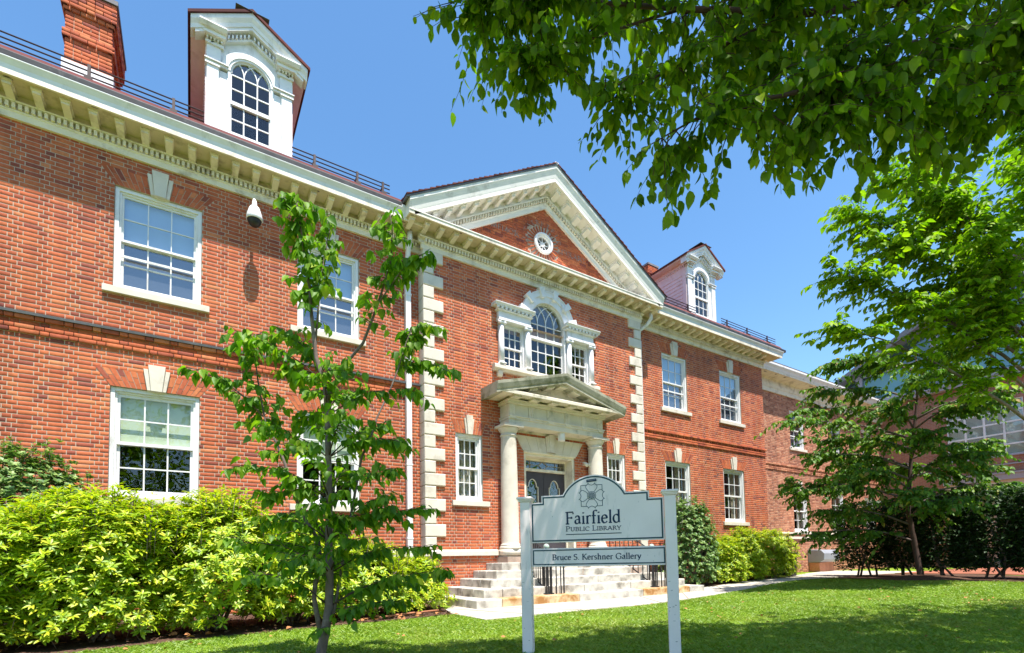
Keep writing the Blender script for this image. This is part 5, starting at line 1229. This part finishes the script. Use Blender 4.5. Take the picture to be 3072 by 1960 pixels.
for T in tipsL+tipsR+back:
    T = Vector(T); tr = min((Vector(p) for p in trunk[2:11]), key=lambda p: abs(p.z-(T.z-.16)))
    mid = tr.lerp(T, .5)+Vector((0, 0, .09)); m2_ = tr.lerp(T, .8)+Vector((0, 0, .05))
    pts = [tr, tr.lerp(mid, .5)+Vector((0, 0, .02)), mid, m2_, T]
    L_ = (T-tr).length; Y_.twig(pts, int(30*L_/.65)+8, LS*1.0, .25, .75, .006, .8)
    for j in range(8):
        p = along(pts, Y_.r.uniform(.25, .97)); d = (T-tr).normalized(); a = d.cross(Vector((0, 0, 1))).normalized()*Y_.r.choice((-1, 1)); Y_.spray(p, d*.6+a+Vector((0, 0, Y_.r.uniform(-.3, .6))), .2, 6, LS*Y_.r.uniform(.8, 1.1), .8, .3, .003)
for i in range(34):
    p = along(trunk[3:12], Y_.r.random()); a = Y_.r.uniform(0, 6.28); Y_.spray(p, (math.cos(a), math.sin(a), Y_.r.uniform(.1, .9)), Y_.r.uniform(.22, .55), 9, LS*Y_.r.uniform(.75, 1.05), Y_.r.uniform(.5, 1.1), .35, .004)
for i in range(16):
    p = along(stem2[3:], Y_.r.random()); a = Y_.r.uniform(0, 6.28); Y_.spray(p, (math.cos(a), math.sin(a), Y_.r.uniform(.1, .9)), Y_.r.uniform(.15, .3), 7, LS*Y_.r.uniform(.75, 1.05), .8, .3, .003)
Y_.finish(HEART, M_leafY, 300, M_bark2, 'twigs')
# ---------------------------------------------------------------- overhanging elm branches
el = thing('overhanging_tree', 'leafy tree whose toothed dark green branches hang across the top right sky', 'tree', (6.2, -11.2, 0))
E_ = Plant(el, 23)
limb(E_, [(6.2,-11.2,-.1),(6.15,-11.15,1.5),(6.2,-11.0,3.2),(6.3,-10.9,5.2),(6.5,-10.8,7.5)], .28, .12, 'trunk')
c1=[(6.2,-10.9,4.2),(5.19,-8.31,4.91),(4.10,-7.82,4.53),(3.39,-7.47,4.35),(2.60,-7.08,4.28),(1.85,-6.72,4.24),(1.45,-6.47,4.22)]
c2=[(6.20,-10.90,3.80),(4.90,-8.32,4.25),(4.09,-8.01,3.92),(3.52,-7.75,3.76),(2.98,-7.51,3.54),(2.62,-7.27,3.47),(2.36,-7.09,3.30)]
c3=[(3.39,-7.47,4.35),(2.94,-7.29,4.10),(2.52,-7.11,3.84),(2.19,-7.00,3.58),(2.06,-6.91,3.51)]
c4=[(2.60,-7.08,4.28),(2.19,-6.91,4.06),(1.83,-6.73,3.88),(1.72,-6.65,3.80)]
c5=[(6.20,-10.90,3.30),(4.77,-8.32,3.78),(4.21,-8.07,3.64),(3.75,-7.88,3.53),(3.31,-7.70,3.46),(3.05,-7.53,3.41)]
c6=[(3.52,-7.75,3.60),(3.29,-7.50,3.83),(3.04,-7.23,4.02)]
c7=[(6.2,-10.9,3.6),(4.32,-8.42,4.02),(3.94,-8.16,3.88),(3.51,-7.88,3.81),(3.30,-7.63,3.89)]
c8=[(4.10,-7.82,4.53),(3.6,-7.3,4.7),(2.9,-6.9,4.75),(2.1,-6.6,4.72)]
for l, a in ((c1, .04), (c2, .03), (c3, .012), (c4, .010), (c5, .028), (c6, .009), (c7, .028), (c8, .012)): limb(E_, l, a, .004, mat=M_bark2)
def hang(L, t0, n, ln=.45, nl=13, size=.094, up_=.15):
    cl = [E_.r.random() for _ in range(max(4, n//9))]
    for i in range(n):
        t = min(1, max(0, E_.r.choice(cl)+E_.r.gauss(0, .028))) if i % 4 else E_.r.random(); t = t0+(1-t0)*t; p = along(L, t); a = E_.r.uniform(0, 6.28)
        E_.spray(p, (math.cos(a), math.sin(a), E_.r.uniform(-.4, up_)), ln*E_.r.uniform(.55, 1.1), nl, size*E_.r.uniform(.78, 1.12), E_.r.uniform(.55, 1.15), .35, .004, .75)
hang(c1, .14, 150, .58, 14); hang(c2, .16, 105, .50, 14); hang(c3, .1, 60, .36, 13); hang(c4, .1, 44, .34, 13); hang(c5, .2, 95, .46, 14); hang(c6, .1, 44, .42, 13); hang(c7, .2, 108, .54, 14); hang(c8, .1, 80, .48, 14)
for T in ((2.39,-7.09,2.80),(2.30,-7.03,2.95),(2.16,-6.97,3.08),(2.86,-7.42,3.05),(3.0,-7.5,2.99),(3.40,-7.74,3.06),(3.75,-7.88,3.2),(1.62,-6.58,3.58),(1.5,-6.5,3.85),(2.5,-7.17,2.98)):
    T = Vector(T); src = min((along(L, k/20) for L in (c1, c2, c3, c4, c5) for k in range(5, 21)), key=lambda q: (q-T).length+max(0, T.z+.1-q.z)*5)
    E_.twig([src, src.lerp(T, .5)+Vector((0, 0, .04)), T], 13, .088, .1, .9, .004, .8)
for i in range(75):
    p = along(c1, .80+.2*E_.r.random()) if i % 2 else along(c8, .72+.28*E_.r.random()); E_.spray(p, (E_.r.gauss(-.3, .6), E_.r.gauss(.1, .5), E_.r.uniform(-.7, .3)), E_.r.uniform(.14, .40), 13, .092*E_.r.uniform(.8, 1.1), .9, .35, .003)
r = E_.r   # the rest of the crown above the picture, which shades the sign and the near lawn
for i in range(2900):
    x = r.uniform(.1, 11.5); y = r.uniform(-11.6, -6.9); z = r.uniform(5.3, 7.6)+max(0, -8.5-y)*.3
    if y+z/2.66 > (-4.72 if x < 2.2 else -5.15)-.33*max(0, x-4.5)+r.gauss(0, .12): continue
    E_.spray((x, y, z), (r.gauss(0, 1), r.gauss(0, 1), r.uniform(-.5, .3)), .9, 12, .17, .7, .3, .006, .8)
for q in ((2, -8.5, 6.2), (4, -7.8, 6.4), (8.5, -8.5, 6.5), (5, -12.5, 6.8), (9, -11, 6.2)): limb(E_, [(6.3, -10.9, 5.0), ((6.3+q[0])/2, (-10.9+q[1])/2, (5.6+q[2])/2+.2), q], .07, .02)
E_.finish(OV, M_leafO, 300, M_bark2, 'twigs')
# ---------------------------------------------------------------- tall bright tree at the right edge
bt = thing('tall_bright_tree', 'tall sunlit yellow-green tree leaning in at the right edge beyond the elm branches', 'tree', (15.8, -6.6, 0))
B_ = Plant(bt, 31)
limb(B_, [(15.8,-6.6,-.1),(15.7,-6.6,2),(15.6,-6.6,4.5),(15.4,-6.5,7),(15.2,-6.4,9.5)], .26, .05, 'trunk')
tip = [(10.26,-4.62,6.12),(10.55,-4.88,7.24),(10.37,-4.63,5.07),(11.03,-5.16,6.75),(11.15,-5.32,8.03),(11.83,-5.74,7.61),(13.18,-6.68,8.79),(12.54,-6.04,5.8),(11.52,-5.40,5.44),(12.2,-6.9,7.4),(13,-5.2,7.8),(12.6,-5.0,6.2),(14.5,-7.5,9.4),(11.9,-6.2,6.5),(14.2,-5.6,6.6),(12.2,-5.5,8.4)]
for T in tip:
    T = Vector(T); s0 = Vector((15.5, -6.55, max(2.6, T.z-2.2))); mid = s0.lerp(T, .55)+Vector((0, 0, .35)); pts = [s0, s0.lerp(mid, .5)+Vector((0, 0, .1)), mid, mid.lerp(T, .6)+Vector((0, 0, .08)), T]
    limb(B_, pts, .04, .006)
    for j in range(60):
        p = along(pts, B_.r.uniform(.30, 1)); d = (T-s0).normalized(); B_.spray(p, (d.x+B_.r.gauss(0, .7), d.y+B_.r.gauss(0, .7), B_.r.uniform(-.15, .45)), B_.r.uniform(.4, 1.0), 22, .14, .35, .22, .006, .8)
B_.finish(OV, M_leafB, 0, M_bark2, 'twigs')
# ---------------------------------------------------------------- small layered tree on the right lawn
rt_ = thing('lawn_tree', 'small tree with layered horizontal branches standing in a mulch ring before the dark hedge', 'tree', (16.0, -3.78, .09))
Rr_ = Plant(rt_, 41)
tr_=[(15.99,-3.78,0.05),(15.99,-3.78,0.11),(15.84,-3.73,0.98),(15.69,-3.69,1.86),(15.72,-3.78,2.97),(15.80,-3.90,4.07),(15.88,-4.02,5.17),(15.78,-4.01,6.06)]
limb(Rr_, tr_, .088, .012, 'trunk', M_bark2)
tp=[(13.03,-2.02,2.59),(12.42,-2.34,4.13),(14.17,-2.34,5.19),(14.02,-2.86,5.77),(14.57,-3.21,5.84),(17.48,-4.95,3.59),(16.73,-4.99,2.32),(13.80,-2.41,1.35),(13.00,-2.35,2.43),(16.72,-4.58,5.48),(13.76,-2.58,3.71),(13.53,-3.32,2.86),(17.22,-4.69,1.94),(13.3,-2.6,3.3),(13.5,-2.2,4.6),(17.6,-3.0,3.2),(16.9,-2.4,4.1),(15.0,-5.2,3.0),(15.3,-5.3,4.2),(16.6,-5.4,4.6),(15.2,-4.8,2.0),(14.2,-4.2,2.2),(14.6,-4.6,3.6),(14.9,-4.3,5.0),(13.9,-2.5,1.9),(17.1,-4.9,2.9),(17.4,-5.6,2.4),(15.4,-2.6,3.4),(14.8,-2.7,2.9),(15.0,-5.0,5.6),(14.3,-3.9,4.4)]
for T in tp:
    T = Vector(T); s0 = min((along(tr_, k/30) for k in range(6, 31)), key=lambda q: abs(q.z-(T.z-.35))); mid = s0.lerp(T, .55)+Vector((0, 0, .18)); pts = [s0, s0.lerp(mid, .5)+Vector((0, 0, .05)), mid, mid.lerp(T, .6), T]
    limb(Rr_, pts, .028, .005)
    for j in range(38):
        p = along(pts, Rr_.r.uniform(.22, 1)); d = (T-s0).normalized(); Rr_.spray(p, (d.x+Rr_.r.gauss(0, .6), d.y+Rr_.r.gauss(0, .6), Rr_.r.uniform(-.55, .5)), Rr_.r.uniform(.35, .8), 18, .125, .6, .3, .005, .8)
Rr_.finish(OV, M_leafR, 0, M_bark2, 'twigs')
m = MB(); n = 30
for i in range(n):
    for k_, (rr_, zz_) in enumerate(((.0, .11), (.45, .09), (.85, .04), (1.05, .0))): m.v.append((15.95+rr_*1.15*math.cos(2*math.pi*i/n), -3.85+rr_*math.sin(2*math.pi*i/n), gz(15.95, -3.85)+zz_+.008))
m.f = [(i*4+k, ((i+1) % n)*4+k, ((i+1) % n)*4+k+1, i*4+k+1) for i in range(n) for k in range(3)]; kind(m.build('mulch_mound', M_mulch, None, True), 'structure')
# ---------------------------------------------------------------- shrubs
def shrub(name, label, group, cx, cy, rx, ry, h, seed, nw, size, tpl, mat, whorl=8, base=.12, cat='shrub', tips=.9, stems=9, z0=0, flat=.72):
    rt2 = thing(name, label, cat, (cx, cy, z0), group); pl = Plant(rt2, seed); r = pl.r
    lob = [(r.uniform(0, 6.28), r.uniform(.7, 1.05), r.uniform(.75, 1.05)) for _ in range(9)]
    lobv = [(Vector((math.cos(b)*math.cos(e), math.sin(b)*math.cos(e), math.sin(e))), r.uniform(.16, .50)) for b, e in ((r.uniform(0, 6.28), math.asin(r.random())) for _ in range(13))]
    for i in range(nw):
        a = r.uniform(0, 6.28); t = r.random()**.8; el_ = math.asin(min(1, t)); sh = (1-.34*r.random()**1.6)*(1+max(-.1, r.gauss(0, .085)))
        u3 = Vector((math.cos(a)*math.cos(el_), math.sin(a)*math.cos(el_), math.sin(el_))); k = .66+max(q*math.exp(-((u3-v_).length/.42)**2) for v_, q in lobv)
        x, y, z = math.cos(a)*math.cos(el_)**flat*rx*k*sh, math.sin(a)*math.cos(el_)**flat*ry*k*sh, base*h+(h*(1-base))*t*(.9+.1*k)*(sh*.6+.4)
        if t < .30 and tpl is LAN and math.sin(a*2.7+seed*1.3)+.6*math.sin(a*6.1+seed) > .1 and r.random() < .5: continue
        nrm = Vector((math.cos(a)*math.cos(el_)/rx, math.sin(a)*math.cos(el_)/ry, (t+.25)/h)).normalized()
        p = Vector((cx+x, cy+y, z0+z)); up2 = (nrm*.8+Vector((r.gauss(0, .3), r.gauss(0, .3), .55))).normalized()
        s1 = up2.orthogonal().normalized(); s2 = up2.cross(s1); ph = r.uniform(0, 6.28); sz = size*r.uniform(.7, 1.15)
        if tips < 1 and r.random() > tips: pl.wood.tube([p-up2*.22, p], [.004, .003], 4)
        for j in range(whorl):
            b = ph+6.283*j/whorl+r.uniform(-.3, .3); rd = s1*math.cos(b)+s2*math.sin(b); e_ = r.uniform(.15, .75)
            d = (rd+up2*e_).normalized(); pl.leaf(p+up2*r.uniform(-.02, .02)*size*10, d, up2-rd*.2, sz*r.uniform(.75, 1.1))
    for i in range(int(nw*.035) if tpl is LAN else int(nw*.012)):
        a = r.uniform(0, 6.28); q = r.uniform(.1, .8); x, y = cx+math.cos(a)*rx*q, cy+math.sin(a)*ry*q; zt = z0+h*(1.02-.42*q*q)+r.uniform(0, .16)
        pl.wood.tube([(x, y, zt-.35), (x+r.gauss(0, .02), y+r.gauss(0, .02), zt)], [.005, .003], 4)
        for j in range(16):
            b = j*2.4; zz = zt-.012*j*r.uniform(.5, 1.3); pl.leaf((x, y, zz), (math.cos(b), math.sin(b), r.uniform(.2, 1.0)), (0, 0, 1), size*r.uniform(.6, 1.05))
    for i in range(stems):
        a = r.uniform(0, 6.28); q = r.uniform(.3, .75); pl.wood.tube([(cx+r.uniform(-.12, .12), cy+r.uniform(-.12, .12), z0-.02), (cx+math.cos(a)*rx*q*.4, cy+math.sin(a)*ry*q*.4, z0+h*.28), (cx+math.cos(a)*rx*q, cy+math.sin(a)*ry*q, z0+h*.62)], [.022, .014, .006], 6)
    pl.finish(tpl, mat, 0, M_wood, 'stems'); return rt2
GB = 'yellow-green shrubs along the left wall'
for i, (x, y, rx, ry, h, lb) in enumerate((
    (-3.3, -1.85, 1.0, .85, 1.35, 'yellow-green shrub cut by the left edge of the photo, furthest from the young tree'),
    (-1.95, -1.95, .95, .85, 1.30, 'yellow-green shrub in front of the grey-green holly at far left'),
    (-.78, -1.9, .85, .85, 1.46, 'yellow-green shrub below the left half of the ground-floor window'),
    (.28, -1.8, .80, .80, 1.52, 'yellow-green shrub reaching the sill right of the ground-floor window'),
    (1.22, -1.65, .70, .75, 1.26, 'yellow-green shrub directly behind the young tree trunk'),
    (2.15, -1.45, .65, .65, 1.00, 'lower yellow-green shrub just right of the young tree'),
    (3.02, -1.15, .55, .60, .80, 'smallest yellow-green shrub beside the entrance steps'))):
    shrub('leafy_shrub', lb, GB, x, y-.14, rx*1.28, ry*1.08, h*1.04, 50+i, int(2900*rx*h/1.2), .088, LAN, M_rhodo, 9, .07)
shrub('holly_shrub', 'tall grey-green holly shrub against the brick left of the ground-floor window', None, -1.75, -.75, 1.15, .65, 2.25, 71, 2400, .062, OVS, M_holly, 9, .1, tips=.8)
shrub('holly_shrub', 'tall dark glossy shrub right of the entrance steps behind the sign post', None, 10.75, -.75, .95, .65, 2.2, 73, 2600, .066, OVS, M_holly, 9, .05, tips=.75, flat=.5)
GC = 'yellow-green shrubs along the right wall'
for i, (x, y, rx, ry, h, lb) in enumerate(((11.9, -.8, .75, .6, 1.15, 'yellow-green shrub next to the tall dark shrub on the right'), (13.15, -.65, .8, .6, 1.38, 'yellow-green shrub in the middle of the right-hand three below the window'), (14.85, -.5, 1.05, .6, 1.38, 'yellow-green shrub at the corner of the library beside the black bin'))):
    shrub('leafy_shrub', lb, GC, x, y, rx*1.2, ry*1.05, h, 80+i, 1600, .092, LAN, M_rhodo, 8, .05, z0=gz(x, y))
for i in range(7):
    y = -2.1-i*1.0; x = 17.0+.22*math.sin(i*2.1)-i*.12; rt2 = thing('hedge_plant', ('dark evergreen hedge plant nearest the set-back brick wing', 'second dark hedge plant from the set-back brick wing', 'third dark hedge plant from the set-back brick wing, behind the lawn tree', 'middle dark hedge plant of the row behind the lawn tree', 'third dark hedge plant from the right edge of the photo', 'second dark hedge plant from the right edge of the photo', 'dark hedge plant closest to the right edge of the photo')[i], 'hedge', (x, y, .09), 'dark hedge plants in a row'); pl = Plant(rt2, 90+i); r = pl.r
    for k in range(3600):
        a, t = r.uniform(0, 6.28), r.uniform(0, 1); q = r.random()**.45; px, py, pz = x+math.cos(a)*.6*q, y+math.sin(a)*.75*q, .30+2.0*t
        if t < .2 and r.random() > .35+3*t: continue
        pl.spray((px, py, pz), (math.cos(a), math.sin(a), r.uniform(-.3, .5)), .13, 4, .075, .4, .2, .002, .8) if k % 3 == 0 else pl.leaf((px, py, pz), (r.gauss(0, 1), r.gauss(0, 1), r.gauss(0, .6)), (r.gauss(0, .5), r.gauss(0, .5), 1), .11)
    for k in range(4):
        a = r.uniform(0, 6.28); pl.wood.tube([(x+r.uniform(-.2, .2), y+r.uniform(-.3, .3), .0), (x+r.uniform(-.25, .25), y+r.uniform(-.35, .35), .6), (x+math.cos(a)*.4, y+math.sin(a)*.5, 1.5)], [.03, .025, .012], 6)
    pl.finish(OVS, M_hedge, 0, M_wood, 'stems')
# strap-leaved plants, fallen leaves and a pipe on the mulch
def straps(x, y, n, h, seed, label):
    t_ = thing('strap_leaved_plant', label, 'plant', (x, y, 0)); r = random.Random(seed)
    for i in range(n):
        a = r.uniform(0, 6.28); L = h*r.uniform(.6, 1.1); mm = MB(); w = .011; pts = []
        for k in range(6):
            q = k/5; rad = L*.75*q**1.4; pts.append(Vector((x+math.cos(a)*rad, y+math.sin(a)*rad, .02+L*(q-.62*q*q*q))))
        sd = Vector((-math.sin(a), math.cos(a), 0)); ww_ = [w*(1-.9*(k/5)**2) for k in range(6)]
        mm.v = [tuple(p+sd*q*e) for p, q in zip(pts, ww_) for e in (-1, 1)]; mm.f = [(k*2, k*2+1, k*2+3, k*2+2) for k in range(5)]
        mm.build('leaf', M_iris, t_, True)
straps(1.85, -2.18, 16, .34, 3, 'clump of pale strap leaves on the mulch just right of the young tree trunk'); straps(3.12, -1.95, 9, .34, 5, 'small clump of strap leaves beside the left end of the steps')
tag(MB().tube([(2.15, -2.30, .035), (2.6, -2.16, .045), (3.12, -2.10, .05)], .014, 8).build('garden_pipe', M_copper, None, True), 'thin orange pipe lying on the mulch near the path', 'pipe')
pl = Plant(None, 5); r = random.Random(77); m_ = []
for i in range(70): 
    x = r.uniform(-2.4, 3.2); y = -2.55+r.uniform(-.12, .5); pl.leaf((x, y, .035), (r.gauss(0, 1), r.gauss(0, 1), .1), (r.gauss(0, .4), r.gauss(0, .4), 1), r.uniform(.05, .11))
V, Fq = scatter(OV, pl.P, pl.D, pl.N, pl.S); kind(link('fallen_leaves', raw_mesh('fallen_leaves', V, Fq, M_dryleaf)), 'stuff')
r = random.Random(78); m = MB()
for i in range(1500):   # loose bark chips
    x = r.uniform(-3, 3.3); y = r.uniform(-2.75, -.4); c, s_ = math.cos(i*1.7), math.sin(i*1.7); L, w = r.uniform(.012, .04), r.uniform(.004, .01); z = .022
    if y < -2.62+.1*(x > 0): continue
    m.add([(x+c*L-s_*w, y+s_*L+c*w, z+r.uniform(0, .02)), (x-c*L-s_*w, y-s_*L+c*w, z+r.uniform(0, .02)), (x-c*L+s_*w, y-s_*L-c*w, z), (x+c*L+s_*w, y+s_*L-c*w, z+.012)], [(0, 1, 2, 3)])
kind(m.build('bark_chips', M_mulch), 'stuff')
# ---------------------------------------------------------------- lawn grass
n = 520000; RS = np.random.RandomState(5)
x = RS.uniform(-2.5, 19, n); y = RS.uniform(-8.7, -1.7, n)
ok = np.ones(n, bool)
def edge_y(x):
    fx = np.interp(x, [-12, -1, .22, 1.62, 3.26, 3.3, 5.25, 7.27, 9.3, 13.3, 15.0, 15.2], [-3.0, -2.85, -2.60, -2.48, -2.32, -3.24, -3.26, -3.14, -2.64, -1.78, -1.82, -4.2]); return fx
ok &= y < edge_y(x)+.025*np.sin(x*23+np.sin(x*7)*2)+.02*np.sin(x*61)+RS.uniform(-.02, .035, n); ok &= ~((x-15.95)**2/1.5+(y+3.85)**2/1.1 < 1); ok &= ~((x > 15.0) & (y > -9))
d = np.stack([x, y+9, np.zeros(n)], 1); zf = d@np.array([F3.x, F3.y, F3.z]); xr = d@np.array([R3.x, R3.y, R3.z]); ok &= (zf > 1.5) & (np.abs(xr) < 1.12*zf+.4)
ok &= RS.rand(n) < np.clip(7.5/np.maximum(zf, 1)**1.05, .25, 1)
x, y, zf = x[ok], y[ok], zf[ok]; n = len(x)
z = np.array([gz(a, b) for a, b in zip(x, y)])
ang = RS.uniform(0, 6.28, n); h = RS.uniform(.012, .028, n)*(1+.35*np.sin(x*2.3+np.sin(y*3))*np.cos(y*2.9)); w = RS.uniform(.0018, .0034, n)*(1+zf*.10); lean = RS.uniform(.8, 2.6, n)*h
c, s_ = np.cos(ang), np.sin(ang); la = RS.uniform(0, 6.28, n)
V = np.stack([np.stack([x-c*w, y-s_*w, z-.004], 1), np.stack([x+c*w, y+s_*w, z-.004], 1), np.stack([x+np.cos(la)*lean*.5+c*w*.6, y+np.sin(la)*lean*.5+s_*w*.6, z+h*.65], 1), np.stack([x+np.cos(la)*lean, y+np.sin(la)*lean, z+h], 1)], 1).reshape(-1, 3)
pl2 = Plant(None, 6); r = random.Random(79)
for i in range(240):
    xx, yy = r.uniform(-1, 13), r.uniform(-7.5, -3.0)
    if yy < edge_y(xx): pl2.leaf((xx, yy, gz(xx, yy)+.03), (r.gauss(0, 1), r.gauss(0, 1), .15), (r.gauss(0, .5), r.gauss(0, .5), 1), r.uniform(.02, .055))
V2, F2 = scatter(OV, pl2.P, pl2.D, pl2.N, pl2.S); kind(link('lawn_litter', raw_mesh('lawn_litter', V2, F2, M_dryleaf)), 'stuff')
kind(link('grass', raw_mesh('grass', V, np.arange(4*n).reshape(-1, 4), M_grass)), 'stuff')
# ---------------------------------------------------------------- trees across the street behind the viewer, seen in the window panes
for i, (x, y, h, rr_, lb) in enumerate(((-16, -30, 11, 5, 'broad street tree across the road, behind the viewer, westmost'), (-4, -34, 12, 5.5, 'street tree across the road straight behind the viewer'), (9, -33, 11, 5, 'street tree across the road behind the sign'), (22, -30, 12, 5.5, 'street tree across the road towards the right-hand building'), (34, -24, 12, 5, 'street tree furthest along the road to the right'), (-26, -20, 10, 4.5, 'street tree nearest the left end of the library'))):
    t_ = thing('street_tree', lb, 'tree', (x, y, -.1)); pl = Plant(t_, 200+i); r = pl.r
    limb(pl, [(x, y, -.2), (x+.1, y, 2), (x, y+.1, 5), (x+.2, y, h*.75)], .3, .06, 'trunk')
    for k in range(6000):
        u_ = Vector((r.gauss(0, 1), r.gauss(0, 1), r.gauss(0, 1))).normalized()*r.random()**.35; kk = 1+.25*math.sin(u_.x*5+i)*math.cos(u_.z*6)
        pl.leaf((x+u_.x*rr_*kk, y+u_.y*rr_*kk, h*.6+u_.z*h*.42*kk), (r.gauss(0, 1), r.gauss(0, 1), r.gauss(0, 1)), (r.gauss(0, .5), r.gauss(0, .5), 1), r.uniform(.22, .42))
    pl.finish(OVS, M_leafO, 0)
